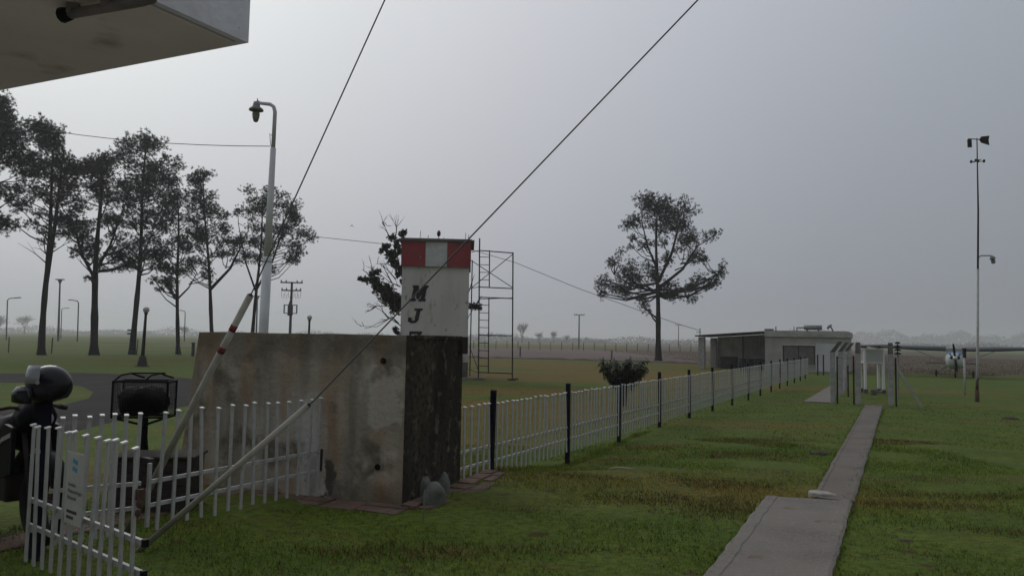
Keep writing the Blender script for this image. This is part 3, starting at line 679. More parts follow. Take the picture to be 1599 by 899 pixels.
for s in (-1, 1):
    b = MB(); b.tube([(.22, .30 * s, 1.015), (.28, .22 * s, 1.035)], .02, 8); gr = b.build('grip', 'rubber', t, True)
b = MB(); b.tube([(-.63, .1, .345), (-.1, .12, .40)], .022, 8); b.tube([(-.63, -.1, .345), (-.1, -.12, .40)], .022, 8); b.build('swing_arm', 'dark_steel', t)
b = MB(); b.ball((-.72, 0, .70), (.26, .10, .10)); b.build('rear_mudguard', 'black', t, True)

# open-visor helmet hung on the handlebar
hp = at(72, 602, 5.62)
t = thing('motorcycle_helmet', 'black helmet with raised clear visor resting above the dark gate post', 'helmet', hp, R(180 + 8))
b = MB(); n = 24; rings = []
for j in range(14):
    a = max(.03, math.pi * j / 13); row = []
    for k in range(n):
        q = 2 * math.pi * k / n; x_ = .158 * math.sin(a) * math.cos(q); y_ = .128 * math.sin(a) * math.sin(q); z_ = .152 * math.cos(a)
        z_ = max(z_, -.128 + (.05 if x_ < 0 else 0) * min(1, -x_ / .15 if x_ < 0 else 0)); row.append(Vector((x_ - .02, y_, z_)))
    rings.append(row)
b.loft(rings); b.build('shell', 'helmet', t, True)
b = MB(); rings = []                     # chin bar
for a in np.linspace(-1.35, 1.35, 13):
    c = Vector((.03 + .175 * math.cos(a), .126 * math.sin(a), -.06)); k = .55 + .45 * math.cos(a)
    rings.append([c + Vector((-.01, 0, -.065)), c + Vector((.02 * k, 0, -.055)), c + Vector((.022 * k, 0, .01)), c + Vector((-.012 * k, 0, .055)), c + Vector((-.03, 0, .05)), c + Vector((-.03, 0, -.06))])
b.loft(rings); b.build('chin_bar', 'helmet', t, True)
b = MB(); rings = []                     # visor swung up
for a in np.linspace(-1.45, 1.45, 15):
    rr = [Vector((-.03 + .17 * math.cos(a) * k, .136 * math.sin(a), z_)) for k, z_ in ((.99, .02), (1.0, .07), (.93, .115), (.86, .148), (.82, .148), (.89, .115), (.96, .07), (.95, .02))]
    rings.append(rr)
b.loft(rings); b.build('visor', 'visor', t, True)
for s in (-1, 1):
    b = MB(); b.lathe((0, .132 * s, .03), [(.014, -.004), (.014, .004)], 12, RX); b.build('visor_pivot', 'steel', t)

# ------------------------------------------------------------------ litter basket, bag and wooden box
BY = 7.6; ca = at(226, 622, BY); s_ = BY / FPX
t = thing('litter_basket', 'black wire litter basket on a post beyond the fence', 'litter basket', (ca.x, ca.y, .35), .10)
zc = ca.z - .35; hw, hh, dp = 40 * s_, 27 * s_, .26
b = MB()
for z_ in (-hh, hh):
    q = [(-hw, -dp / 2), (hw, -dp / 2), (hw, dp / 2), (-hw, dp / 2)]
    for i in range(4): b.tube([(q[i][0], q[i][1], zc + z_), (q[(i + 1) % 4][0], q[(i + 1) % 4][1], zc + z_)], .011, 6)
for x_ in (-hw, hw):
    for y_ in (-dp / 2, dp / 2): b.tube([(x_, y_, zc - hh), (x_, y_, zc + hh)], .011, 6)
b.tube([(-hw, -dp / 2, zc - hh), (0, 0, zc - hh - .09), (hw, -dp / 2, zc - hh)], .012, 6)
b.build('cage_frame', 'black', t)
b = MB()
for k in range(1, 34):
    x_ = -hw + 2 * hw * k / 34
    for y_ in (-dp / 2, dp / 2): b.tube([(x_, y_, zc - hh), (x_, y_, zc + hh)], .0024, 3, False)
for k in range(1, 22):
    z_ = zc - hh + 2 * hh * k / 22
    for y_ in (-dp / 2, dp / 2): b.tube([(-hw, y_, z_), (hw, y_, z_)], .0024, 3, False)
    for x_ in (-hw, hw): b.tube([(x_, -dp / 2, z_), (x_, dp / 2, z_)], .0024, 3, False)
b.build('wire_mesh', 'black', t)
b = MB()
for x_ in (-hw * .55, hw * .55):
    b.tube([(x_ - .12, -dp / 2 + .02, zc + hh), (x_ - .07, -.05, zc + hh + .06), (x_, .0, zc + hh + .075), (x_ + .1, .08, zc + hh + .03)], .009, 6)
b.tube([(-hw * .6, 0, zc + hh + .075), (hw * .7, .02, zc + hh + .08)], .008, 6); b.build('lid_hoop', 'black', t)
b = MB(); b.tube([(0, .02, -.2), (0, .02, zc - hh)], .038, 8); b.add([(.03, .0, .35), (.03, .03, .35), (.07, .0, .42), (.03, .0, .75)], [(0, 1, 3), (0, 2, 3), (0, 1, 2)]); b.build('post', 'black', t)
b = MB(); n = 22; rings = []
for j in range(13):
    a = max(.06, math.pi * j / 12); row = []
    for k in range(n):
        q = 2 * math.pi * k / n; w_ = 1 + .10 * math.sin(q * 5 + j) + .06 * math.sin(q * 9 - j * 2)
        row.append(Vector((.235 * math.sin(a) ** .5 * math.cos(q) * w_, .105 * math.sin(a) ** .6 * math.sin(q) * w_, .140 * math.cos(a) + .012 * math.sin(q * 4 + j))))
    rings.append(row)
b.loft(rings); o = b.build('garbage_bag', 'bag', None, True); o.location = (ca.x - .015, ca.y, ca.z - .025); o.rotation_euler = (0, 0, .1)
tag(o, 'full black garbage bag stuffed inside the wire basket', 'garbage bag')
p = gp(232, 800); q = at(232, 757, p.y + .15)
t = thing('wooden_box', 'low dark wooden box on the ground behind the picket fence', 'box', (p.x, p.y + .18, .35), .12)
for k in range(4):
    b = MB(); b.box((0, -.2, .065 + k * .122), (.70, .022, .115)); b.build('plank', 'wood', t)
    b = MB(); b.box((0, .2, .065 + k * .122), (.70, .022, .115)); b.build('plank', 'wood', t)
for x_ in (-.34, .34):
    b = MB(); b.box((x_, 0, .25), (.03, .376, .48)); b.build('side_board', 'wood', t)
b = MB(); b.box((0, 0, .505), (.76, .46, .022)); b.build('lid', 'wood', t, bevel=.004)

# ------------------------------------------------------------------ street lamps
LY = 18.0
pt, pb = at(430, 168, LY), at(409, 530, LY); pb.z = 0
t = thing('street_lamp', 'tall white lamp post with bell shade behind the concrete tank', 'street lamp')
k1 = pb.lerp(pt, .0); zz = lambda z: Vector((np.interp(z, [0, pt.z], [pb.x, pt.x]), LY, z))
b = MB(); b.tube([zz(-.1), zz(3.80)], .112, 14); b.tube([zz(3.75), zz(3.88)], [.118, .095], 14); b.tube([zz(3.86), zz(pt.z - 1.0)], [.088, .066], 14); b.build('pole', 'polepaint', t, True)
b = MB(); tp = zz(pt.z - 1.02)
arm = [tp, at(429.5, 175, LY), at(427.5, 167, LY), at(422, 163, LY), at(404, 161, LY)]
b.tube(arm, [.05, .046, .045, .044, .04], 10); b.build('arm', 'polepaint', t, True)
lc = at(400, 173, LY)
b = MB(); b.lathe(lc, [(.05, .22), (.08, .16), (.09, .10), (.165, .04), (.175, .005), (.165, .0)], 18); b.build('bell_shade', 'galv', t, True)
b = MB(); b.lathe(lc + Vector((0, 0, -.26)), [(.03, -.02), (.055, .0), (.082, .10), (.09, .18), (.07, .26)], 14); b.build('lamp_glass', 'bulb', t, True)
b = MB(); b.tube([lc + Vector((-.06, 0, .20)), lc + Vector((.07, 0, .22))], .03, 8); b.tube([lc + Vector((.02, 0, .2)), lc + Vector((.02, 0, .3))], .012, 6); b.build('clamp', 'dark_steel', t)
b = MB(); q = at(425, 212, LY); b.tube([q + Vector((-.01, 0, .0)), q + Vector((-.06, 0, .05)), q + Vector((-.03, 0, -.22)), q + Vector((.02, 0, -.26))], .008, 6); b.build('cable_hook', 'dark_steel', t)

def globe_lamp(p, h, label, shear=0):
    t = thing('globe_lamp', label, 'street lamp', p, 0, 'globe lamps along the driveway')
    b = MB(); b.lathe((0, 0, 0), [(.42, -.05), (.42, .04), (.30, .06), (.19, .62), (.15, .66)], 14); b.build('base', 'dark_steel', t)
    b = MB(); b.tube([(0, 0, .6), (shear * (h - .55), 0, h - .45), (shear * h, 0, h - .25)], [.11, .075, .12], 12); b.build('post', 'dark_steel', t, True)
    b = MB(); b.ball((shear * h, 0, h - .1), .19); b.build('globe', 'globe', t, True)
globe_lamp(gp(222, 572), 3.55, 'globe lamp on a dark tapered post beside the driveway', .02)
p = at(482, 534, 58); p.z = 0; globe_lamp(p, 3.55, 'globe lamp showing just above the tank top edge')
def road_lamp(px, py0, py1, Y, arm_px, label, dbl=False):
    p = at(px, py0, Y); p.z = 0; tpp = at(px + (py0 - py1) * .03, py1, Y); k = Y / FPX
    t = thing('road_lamp', label, 'street lamp', p, 0, 'distant road lamps in the mist')
    dx = tpp.x - p.x; h = tpp.z
    if dbl:
        b = MB(); b.tube([(0, 0, 0), (dx, 0, h)], [.26, .16], 8); b.build('pole', 'farpole', t)
        b = MB(); b.box((dx, 0, h + .1), (13 * k, .5, .22)); b.lathe((dx, 0, h - .9), [(.16, 0), (.5, .9)], 8); b.build('lamp_head', 'farpole', t)
    else:
        s = 1 if arm_px > 0 else -1; a = abs(arm_px) * k
        b = MB(); b.tube([(0, 0, 0), (dx, 0, h * .94), (dx + s * a * .12, 0, h * .985), (dx + s * a * .5, 0, h)], [.15, .12, .11, .09], 8); b.build('pole', 'farpole', t)
        b = MB(); b.box((dx + s * a * .78, 0, h + .06), (a * .5, .35, .2), Matrix.Rotation(-.08 * s, 3, 'Y')); b.build('lamp_head', 'farpole', t)
road_lamp(10, 528, 465, 170, 20, 'road lamp curving right, farthest to the left in the mist')
road_lamp(91, 529, 437, 170, 0, 'tall straight floodlight pole with a flat double head', True)
road_lamp(121, 530, 469, 165, -15, 'road lamp curving left beside the thick pine trunk')
road_lamp(95, 529, 481, 240, 11, 'short faint road lamp arm right behind the floodlight pole')
road_lamp(288, 530, 485, 210, -9, 'faint curved road lamp beside the slim pine trunk')
road_lamp(400, 530, 463, 190, 0, 'thin straight floodlight pole next to the white lamp post', True)

# ------------------------------------------------------------------ pines
def pine(px, py, topx, topy, lobes, label, trunk_r=.3, forks=(), dens=1.0, Y=None, seed=0, extra=()):
    r = random.Random(seed); p0 = gp(px, py)
    if Y: p0 = at(px, py, Y); p0.z = 0
    Y = p0.y; k = Y / FPX
    t = thing('pine_tree', label, 'tree', p0, 0, 'tall pines')
    def loc(x_, y_, dy=0):
        q = at(x_, y_, Y); return Vector((q.x - p0.x, dy, q.z))
    top = loc(topx, topy)
    def tr(f):                          # a point on the trunk, f is 0 at the foot, 1 at the top
        return Vector((top.x * f ** .9 + .18 * math.sin(f * 7 + seed) * f, .12 * math.sin(f * 5 + seed * 2), top.z * f))
    b = MB(); n = 16
    pts_ = [Vector((0, 0, -.15))] + [tr(i / n) for i in range(1, n + 1)]
    b.tube([Vector((0, 0, -.15)), tr(.012), tr(.035)] + [tr(i / n) for i in range(1, n + 1)],
           [trunk_r * 1.25, trunk_r * 1.0, trunk_r * .85] + [trunk_r * (.80 - .64 * (i / n)) * (1 + .09 * math.sin(i * 2.1 + seed)) for i in range(1, n + 1)], 10)
    b.build('trunk', 'bark', t, True)
    lb = MB()
    stems = [tr]
    for (f0, ex, ey, rr) in forks:
        s = tr(f0); e = loc(ex, ey, r.uniform(-1, 1)); mid = s.lerp(e, .5) + Vector((0, 0, -.05 * (e - s).length)) + Vector((.25 * (e.x - s.x), 0, 0)) * .4
        lb.tube([s, mid, e], [rr, rr * .75, rr * .3], 7)
        stems.append(lambda f, s=s, e=e: s.lerp(e, min(1, max(0, (f * top.z - s.z) / max(.1, e.z - s.z)))))
    cen = []; rad = []
    full = list(lobes)
    for (lx, ly, rx, ry) in lobes:
        full.append((lx + r.uniform(-.9, .9) * rx, ly + r.uniform(-.9, .9) * ry, rx * .8, ry * .85))
    for (lx, ly, rx, ry) in full:
        ry = ry * 1.35; rx = rx * 1.04
        c = loc(lx, ly); wide = 1.1 * abs(c.x - tr(min(1, c.z / top.z)).x) + 12 * k
        c.y = r.uniform(-1, 1) * (2.2 + .35 * wide)
        best = min(stems, key=lambda s: (s(max(0, c.z / top.z - .06)) - c).length)
        fz = min(.97, max(.12, (c.z - .45 * abs(c.x - best(min(1, c.z / top.z)).x) - .8) / top.z)); s = best(fz)
        mid = s.lerp(c, .55) + Vector((0, 0, -.10 * (c - s).length + r.uniform(-.2, .2)))
        rb = max(.04, trunk_r * .32 * (1.15 - fz)) ; e2 = c + Vector((r.uniform(-.4, .4) * rx * k, r.uniform(-.5, .5), ry * k * .3))
        lb.tube([s, mid, c, e2], [rb, rb * .7, rb * .4, .02], 5)
        n_ = max(4, int(rx * ry * math.pi / 50 * 6.4 * dens))
        for _ in range(n_):
            while True:
                a = Vector((r.gauss(0, .58), r.gauss(0, .58), r.gauss(0, .58)))
                if a.length < 1.25: break
            q = c + Vector((a.x * rx * k, a.y * rx * k * .8, a.z * ry * k)); cen.append(q); rad.append(r.uniform(.16, .32))
            if r.random() < .10: lb.tube([c.lerp(s, .15), c.lerp(q, .55) + Vector((0, 0, -.1)), q], [.035, .025, .012], 3, False)
    for (x0, y0, x1, y1) in extra:      # dead bare branches
        s, e = loc(x0, y0), loc(x1, y1, r.uniform(-.6, .6)); md = s.lerp(e, .5) + Vector((r.uniform(-.2, .2), 0, r.uniform(-.1, .3)))
        lb.tube([s, md, e], [.06, .035, .01], 4)
        lb.tube([md, md + (e - s) * .3 + Vector((.0, .1, .5))], [.025, .008], 3)
    lb.build('branch', 'bark', t, True)
    V, F_ = bursts([tuple(q) for q in cen], np.array(rad), 18, .021, .25)
    link('crown', npmesh('crown', V, F_, 'needles'), t)
    return t
TA = [(10, 162, 20, 12), (28, 182, 22, 12), (0, 185, 22, 14), (15, 205, 32, 16), (42, 205, 10, 10), (30, 228, 22, 14), (0, 235, 24, 16), (20, 258, 24, 14), (0, 285, 18, 12), (-30, 200, 30, 18), (-50, 240, 30, 18), (-40, 290, 30, 14), (0, 352, 16, 11), (5, 312, 10, 5), (-40, 340, 26, 12), (-60, 300, 24, 12)]
pine(-48, 556, -20, 160, TA, 'pine cut off by the picture edge, nearest the roof slab', .36, (), 1.0, None, 3, ((-10, 330, 26, 318), (-10, 300, 18, 288), (-5, 345, 22, 336)))
TB = [(82, 208, 20, 10), (70, 222, 22, 12), (92, 226, 20, 12), (108, 238, 16, 10), (62, 246, 24, 12), (92, 252, 24, 11), (114, 256, 12, 9), (48, 268, 18, 10), (76, 274, 22, 9), (104, 276, 16, 9), (40, 290, 16, 10), (62, 298, 18, 8), (112, 298, 16, 10), (90, 304, 12, 7), (44, 316, 20, 9), (112, 322, 15, 10), (66, 334, 14, 7), (50, 356, 14, 8), (84, 362, 12, 7), (46, 372, 8, 5), (96, 346, 14, 8)]
pine(65, 554, 86, 212, TB, 'pine whose trunk forks into two slender parallel stems', .36, ((.30, 97, 232, .2),), .95, None, 5, ((77, 415, 34, 380), (80, 395, 112, 372), (78, 402, 50, 386)))
TC = [(156, 246, 22, 9), (138, 256, 22, 11), (176, 256, 20, 11), (124, 272, 18, 11), (150, 270, 24, 11), (182, 274, 20, 12), (192, 296, 20, 14), (132, 294, 20, 10), (164, 294, 18, 9), (186, 318, 22, 12), (122, 318, 18, 9), (112, 342, 18, 10), (134, 352, 22, 10), (188, 346, 18, 10), (164, 338, 14, 8), (120, 368, 22, 9), (142, 380, 18, 8), (190, 372, 18, 9), (178, 392, 20, 9), (126, 394, 20, 8), (186, 410, 16, 8), (112, 382, 14, 7), (170, 416, 12, 6), (137, 433, 5, 4)]
pine(147, 554, 157, 248, TC, 'broad dark pine with the thickest trunk, third from the edge', .45, ((.38, 118, 345, .15), (.42, 182, 330, .15)), 1.05, None, 8, ((146, 430, 118, 398),))
TD = [(226, 214, 18, 8), (208, 226, 16, 10), (246, 226, 16, 10), (228, 238, 26, 10), (258, 246, 12, 12), (206, 250, 18, 10), (236, 256, 22, 10), (218, 270, 20, 9), (256, 268, 14, 10), (200, 284, 16, 9), (236, 284, 20, 10), (262, 288, 12, 9), (214, 306, 18, 9), (248, 306, 16, 9), (204, 332, 16, 9), (236, 332, 16, 8), (212, 352, 14, 7), (248, 352, 14, 8), (204, 388, 18, 8), (234, 390, 18, 7), (252, 372, 12, 7), (222, 414, 18, 6), (202, 402, 12, 6), (240, 402, 14, 6)]
pine(207, 553, 230, 215, TD, 'tallest straight pine, leaning right, behind the globe lamp', .37, (), 1.0, None, 12, ((215, 400, 190, 380), (222, 380, 250, 358)))
TE = [(276, 284, 20, 10), (262, 300, 18, 12), (290, 302, 16, 10), (254, 318, 18, 9), (280, 320, 22, 10), (268, 336, 24, 10), (292, 340, 14, 9), (256, 354, 20, 9), (282, 358, 22, 9), (254, 382, 22, 7), (286, 378, 18, 8), (304, 392, 12, 7), (264, 400, 24, 8), (292, 408, 16, 7), (250, 416, 20, 8), (274, 420, 18, 7), (240, 438, 12, 7), (306, 428, 13, 7), (256, 438, 16, 6), (238, 450, 7, 4), (252, 453, 5, 4), (262, 444, 8, 5)]
pine(279, 553, 276, 288, TE, 'slim pine with low drooping sprays beside the globe lamp', .27, ((.32, 302, 425, .1),), 1.1, None, 15)
TF = [(316, 270, 14, 6), (308, 282, 14, 9), (324, 286, 12, 10), (316, 302, 16, 9), (330, 318, 14, 9), (310, 324, 14, 9), (342, 330, 12, 7), (322, 338, 18, 9), (314, 356, 18, 9), (338, 354, 16, 8), (322, 374, 20, 7), (346, 380, 16, 8), (306, 386, 14, 6), (334, 396, 18, 6), (356, 402, 12, 6), (366, 378, 12, 7), (376, 372, 10, 7), (312, 408, 12, 5), (304, 424, 10, 5), (372, 392, 10, 5)]
pine(334, 554, 318, 274, TF, 'pine with a side limb, just beyond the tank end', .28, ((.36, 384, 378, .17),), 1.0, None, 18, ((330, 420, 300, 400),))
TG = [(426, 300, 18, 6), (408, 308, 16, 8), (444, 312, 16, 8), (390, 320, 14, 8), (424, 320, 18, 8), (458, 328, 14, 9), (376, 332, 9, 7), (404, 336, 20, 9), (438, 336, 18, 9), (470, 348, 12, 9), (392, 354, 18, 9), (424, 354, 20, 9), (454, 358, 18, 9), (476, 366, 10, 9), (384, 374, 16, 8), (412, 376, 18, 8), (442, 378, 18, 8), (468, 384, 14, 8), (428, 398, 16, 7), (458, 402, 16, 7), (476, 404, 8, 6), (400, 404, 12, 6), (382, 396, 12, 6), (430, 424, 7, 6), (366, 362, 8, 5)]
pine(391, 554, 412, 312, TG, 'bushy pine with a wide rounded crown behind the white lamp post', .27, ((.42, 440, 350, .13), (.40, 376, 350, .11)), 1.0, None, 22)
TH = [(1024, 316, 26, 9), (1004, 324, 12, 10), (1062, 321, 13, 8), (1044, 318, 16, 8), (1025, 332, 30, 10), (1056, 337, 22, 11), (993, 343, 15, 8), (1074, 349, 16, 10), (984, 356, 14, 7), (1022, 350, 22, 10), (1046, 356, 20, 10), (1087, 361, 15, 10), (1102, 371, 11, 8), (996, 366, 10, 5), (975, 389, 10, 5), (1000, 382, 11, 5), (1074, 373, 17, 8), (1099, 392, 14, 8), (1115, 399, 8, 6), (1083, 405, 12, 6), (956, 411, 10, 9), (978, 421, 16, 10), (996, 424, 12, 8), (1012, 417, 11, 9), (1040, 405, 12, 9), (943, 440, 11, 9), (962, 446, 18, 8), (990, 440, 22, 10), (937, 458, 7, 8), (972, 460, 16, 7), (1003, 464, 8, 7), (1006, 478, 8, 8), (1025, 433, 16, 10), (1049, 443, 13, 7), (1074, 446, 13, 7), (1070, 464, 15, 9), (1049, 464, 11, 6), (1037, 458, 7, 8), (1105, 430, 13, 9), (1128, 422, 8, 11), (1117, 442, 15, 7), (1100, 448, 7, 6), (1064, 390, 10, 6), (1032, 380, 12, 7)]
pine(1028, 563, 1026, 322, TH, 'lone spreading pine standing before the ploughed field', .44, ((.50, 1060, 345, .2), (.46, 1090, 380, .2), (.42, 1118, 428, .16), (.44, 960, 428, .16), (.60, 1000, 345, .14)), 1.2, None, 31)

# ------------------------------------------------------------------ painted tower with letters
TY = 38.0; tb = at(681, 592, TY); sx_ = TY / FPX
wL, wR = at(626, 500, TY).x, at(731, 500, TY).x; tw = wR - wL; tcx = (wL + wR) / 2
zt, zf = at(681, 378, TY).z, at(681, 416.5, TY).z
t = thing('water_tower', 'white square tower with red and white top band', 'tower', (tcx, TY, 0), R(-3))
dpt = 2.9; t.rotation_euler = (0, 0, R(3.2))
b = MB(); b.m = 0
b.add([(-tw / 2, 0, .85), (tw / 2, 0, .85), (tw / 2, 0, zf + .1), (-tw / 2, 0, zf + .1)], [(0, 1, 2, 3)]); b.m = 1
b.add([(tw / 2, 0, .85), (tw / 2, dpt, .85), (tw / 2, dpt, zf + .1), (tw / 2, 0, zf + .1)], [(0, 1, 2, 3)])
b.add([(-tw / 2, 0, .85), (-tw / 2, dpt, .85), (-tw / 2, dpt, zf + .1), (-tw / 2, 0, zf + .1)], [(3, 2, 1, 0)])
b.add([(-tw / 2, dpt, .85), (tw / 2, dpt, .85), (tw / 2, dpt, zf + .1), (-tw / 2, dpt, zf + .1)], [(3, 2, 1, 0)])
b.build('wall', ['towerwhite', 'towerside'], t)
b = MB(); b.box((0, dpt / 2, .42), (tw + .06, dpt + .06, .86)); b.build('plinth', 'plinth', t)
b = MB(); b.box((.55, -.1, .05), (tw + .7, .8, .12)); b.build('footing', 'concrete_old', t)
fw3 = [(-tw / 2 - .03, -.38 * tw / 2 + .06 * tw, 'fasciared'), ]
xs = [-tw / 2 - .05, -tw / 2 + .345 * tw, -tw / 2 + .665 * tw, tw / 2 + .07]
for i, m_ in enumerate(('fasciared', 'fasciawhite', 'fasciared')):
    b = MB(); b.box(((xs[i] + xs[i + 1]) / 2, -.07, (zt + zf) / 2), (xs[i + 1] - xs[i] - .004, .17, zt - zf)); o = b.build('band_panel', m_, t); o['label'] = ('red' if 'red' in m_ else 'white') + ' painted band panel'
for s, m_ in ((-1, 'fasciared'), (1, 'fasciared')):
    b = MB(); b.box((s * (tw / 2 + .0) + (.02 if s < 0 else .02), dpt / 2 + .02, (zt + zf) / 2 - .002), (.1, dpt, zt - zf - .01)); b.build('band_panel', m_, t)
b = MB(); b.box((.02, dpt / 2, zt + .06), (tw + .42, dpt + .5, .12)); b.box((0, dpt / 2, zt + .14), (tw + .2, dpt + .3, .06)); b.build('roof_slab', 'plinth', t, bevel=.02)
for x_, h_ in ((-.85, .5), (-.45, .28), (.35, .2), (1.45, .45), (1.6, .35)):
    b = MB(); b.tube([(x_, .3, zt + .1), (x_ + .02, .3, zt + .1 + h_)], .014, 5); b.build('rod', 'dark_steel', t)
def letter(polys, px, py, wpx, hpx, slant=.22):
    """slab-serif italic capital from strokes in a unit square"""
    b = MB(); o = at(px, py, TY - .1); w_, h_ = wpx * sx_, hpx * sx_
    for q in polys:
        pts2 = [((x_ + slant * z_) * w_, z_ * h_) for x_, z_ in q]
        b.hexa([Vector((x_, -.012, z_)) for x_, z_ in pts2], [Vector((x_, .0, z_)) for x_, z_ in pts2])
    ob = b.build('letter', 'letter', t); ob.location = (o.x - tcx, -.004, o.z); return ob
SM = [[(-.04, 0), (.40, 0), (.40, .16), (-.04, .16)], [(.56, 0), (1.04, 0), (1.04, .16), (.56, .16)], [(.0, .85), (.34, .85), (.34, 1), (.0, 1)], [(.66, .85), (1.02, .85), (1.02, 1), (.66, 1)],
      [(.07, .1), (.30, .1), (.30, .9), (.07, .9)], [(.68, .1), (.94, .1), (.94, .9), (.68, .9)], [(.14, 1), (.38, 1), (.58, .30), (.42, .15)], [(.86, 1), (.64, 1), (.40, .15), (.58, .15)]]
SJ = [[(.36, .85), (1.04, .85), (1.04, 1), (.36, 1)], [(.56, .2), (.88, .2), (.88, .9), (.56, .9)], [(.56, .22), (.88, .22), (.76, .06), (.58, .0), (.54, .13)], [(.58, .0), (.54, .17), (.34, .17), (.28, .0)], [(.28, 0), (.34, .17), (.28, .28), (.02, .12)], [(.02, .12), (.28, .26), (.26, .38), (.0, .38)]]
SZ = [[(.02, .82), (1, .82), (1, 1), (.02, 1)], [(.05, .7), (.2, .7), (.2, .9), (.05, .9)], [(0, 0), (.95, 0), (.95, .14), (0, .14)], [(.76, .88), (1, .88), (.26, .12), (0, .12)], [(.8, .12), (.95, .12), (.95, .3), (.8, .3)]]
letter(SM, 639, 470, 24, 25); letter(SJ, 635.5, 504, 19, 23); letter(SZ, 634, 541, 20, 24)
ob = at(685, 374, TY + .4)
t = thing('obstruction_lamp', 'small dark red lamp on a stalk on the tower roof', 'lamp', (ob.x, TY + .4, zt + .15))
b = MB(); b.tube([(0, 0, 0), (0, 0, .22)], .02, 6); b.build('stalk', 'dark_steel', t)
b = MB(); b.lathe((0, 0, .2), [(.05, 0), (.09, .05), (.1, .18), (.06, .28), (.03, .3)], 10); b.build('lens', mat('lamp_red', (.06, .012, .012), .3), t, True)

# ------------------------------------------------------------------ steel scaffold ladder
SY = 38.0
t = thing('scaffold', 'rusty steel scaffold frame with ladder rungs beside the tower', 'scaffold')
SP = lambda x_, y_: at(x_, y_, SY)
def bar(name, a, c, r_): b = MB(); b.tube([a, c], r_, 6); return b.build(name, 'dark_steel', t)
g_ = lambda x_: Vector((SP(x_, 592).x, SY, 0))
bar('upright', g_(747), SP(749, 372), .036); bar('upright', g_(800), SP(801, 394), .036)
bar('ladder_stile', SP(764.5, 391), SP(764, 448), .03); bar('ladder_stile', SP(763.5, 465), SP(762.5, 583), .03)
for (x0, y0, x1, y1) in ((748.5, 391, 801, 395), (748.5, 448, 801, 450.5), (748, 464, 801, 466), (747.7, 523, 800.5, 524), (747.5, 581, 800, 583)): bar('cross_bar', SP(x0, y0), SP(x1, y1), .028)
for y_ in (401, 413, 425, 436.5): bar('rung', SP(748.7, y_), SP(764.4, y_ + .5), .017)
for y_ in (476, 488, 499.5, 511, 535, 547, 559, 571): bar('rung', SP(748, y_), SP(763.2, y_ + .5), .017)
bk = Vector((-2.25, .4, 0)); 
for x_, y_ in ((748, 391), (801, 395)):
    q = SP(x_, y_) + bk; bar('upright', Vector((q.x, q.y + (3.6 if y_ == 391 else 3.4), 0)), Vector((q.x, q.y + (3.6 if y_ == 391 else 3.4), q.z)), .034)
bar('brace', SP(800.5, 397), SP(733, 452), .02); bar('brace', SP(735, 406), SP(800.5, 449), .02)
bar('brace', SP(749, 391), SP(736, 393.5), .02); bar('brace', SP(748.3, 448), SP(733, 450), .018); bar('brace', SP(748, 467), SP(730, 497), .018); bar('brace', SP(748, 467), SP(800, 465), .016)
bar('brace', SP(733, 540), SP(746.8, 578), .018); bar('brace', SP(728, 575), SP(748, 582), .014)
b = MB(); p = g_(800); b.box(p + Vector((0, 0, .03)), (.35, .25, .06)); b.tube([p + Vector((-.25, 0, .05)), p + Vector((.3, .1, .08))], .03, 5); b.build('foot_plate', 'dark_steel', t)

# ------------------------------------------------------------------ dead tree with ivy behind the tower
IY = 44.0; ib = at(655, 585, IY); ib.z = 0
t = thing('ivy_tree', 'bare leaning tree with ivy clad limbs behind the tower', 'tree', ib)
IP = lambda x_, y_, dy=0: at(x_, y_, IY) - ib + Vector((0, dy, 0))
b = MB(); b.tube([(0, 0, -.1), IP(656, 540), IP(652, 505)], [.3, .26, .22], 9); b.build('trunk', 'bark', t, True)
b = MB()
b.tube([IP(652, 505), IP(625, 480), IP(600, 455), IP(582, 437), IP(563, 434)], [.2, .16, .12, .07, .03], 6)
b.tube([IP(652, 505), IP(640, 455), IP(625, 422), IP(610, 400), IP(598, 388)], [.18, .14, .1, .07, .03], 6)
b.tube([IP(640, 455), IP(634, 400), IP(630, 362)], [.12, .07, .03], 6)
b.tube([IP(652, 505), IP(690, 500), IP(722, 486), IP(745, 474), IP(752, 462)], [.14, .1, .08, .04, .015], 5)
b.tube([IP(722, 486), IP(737, 440), IP(741, 428)], [.05, .03, .012], 4)
tw_ = [((640, 520), (622, 505), (607, 497), (590, 510), (562, 509)), ((622, 505), (612, 495), (592, 504), (578, 511)), ((628, 482), (605, 478), (588, 478), (576, 474)), ((588, 478), (578, 484), (571, 487)), ((605, 478), (592, 470), (590, 466)),
       ((626, 448), (608, 440), (596, 430)), ((612, 442), (603, 425), (598, 415)), ((625, 422), (605, 412), (586, 412)), ((618, 436), (606, 422), (594, 412)), ((612, 378), (605, 362), (600, 351)), ((617, 375), (620, 358), (619, 353)), ((582, 437), (572, 425), (566, 421)), ((590, 430), (582, 420), (580, 415)),
       ((607, 497), (600, 488), (594, 484)), ((600, 352), (598, 349), (601, 347))]
for q in tw_: b.tube([IP(x_, y_, random.uniform(-.3, .3)) for x_, y_ in q], [.05 - .042 * i / (len(q) - 1) for i in range(len(q))], 4)
r_ = random.Random(14)
for q in tw_:
    for k in range(4):
        i_ = r_.randrange(len(q) - 1); f = r_.random(); s_ = IP(*q[i_]).lerp(IP(*q[i_ + 1]), f); dv = (IP(*q[-1]) - IP(*q[0])).normalized()
        e = s_ + (dv * .5 + Vector((r_.gauss(0, .5), r_.gauss(0, .4), r_.gauss(.25, .5)))) * r_.uniform(.25, .55); md = s_.lerp(e, .5) + Vector((r_.gauss(0, .06), 0, r_.gauss(0, .06)))
        b.tube([s_, md, e], [.022, .016, .008], 3, False)
        b.tube([md, md + (e - s_) * .5 + Vector((r_.gauss(0, .1), 0, r_.gauss(.05, .12)))], [.013, .006], 3, False)
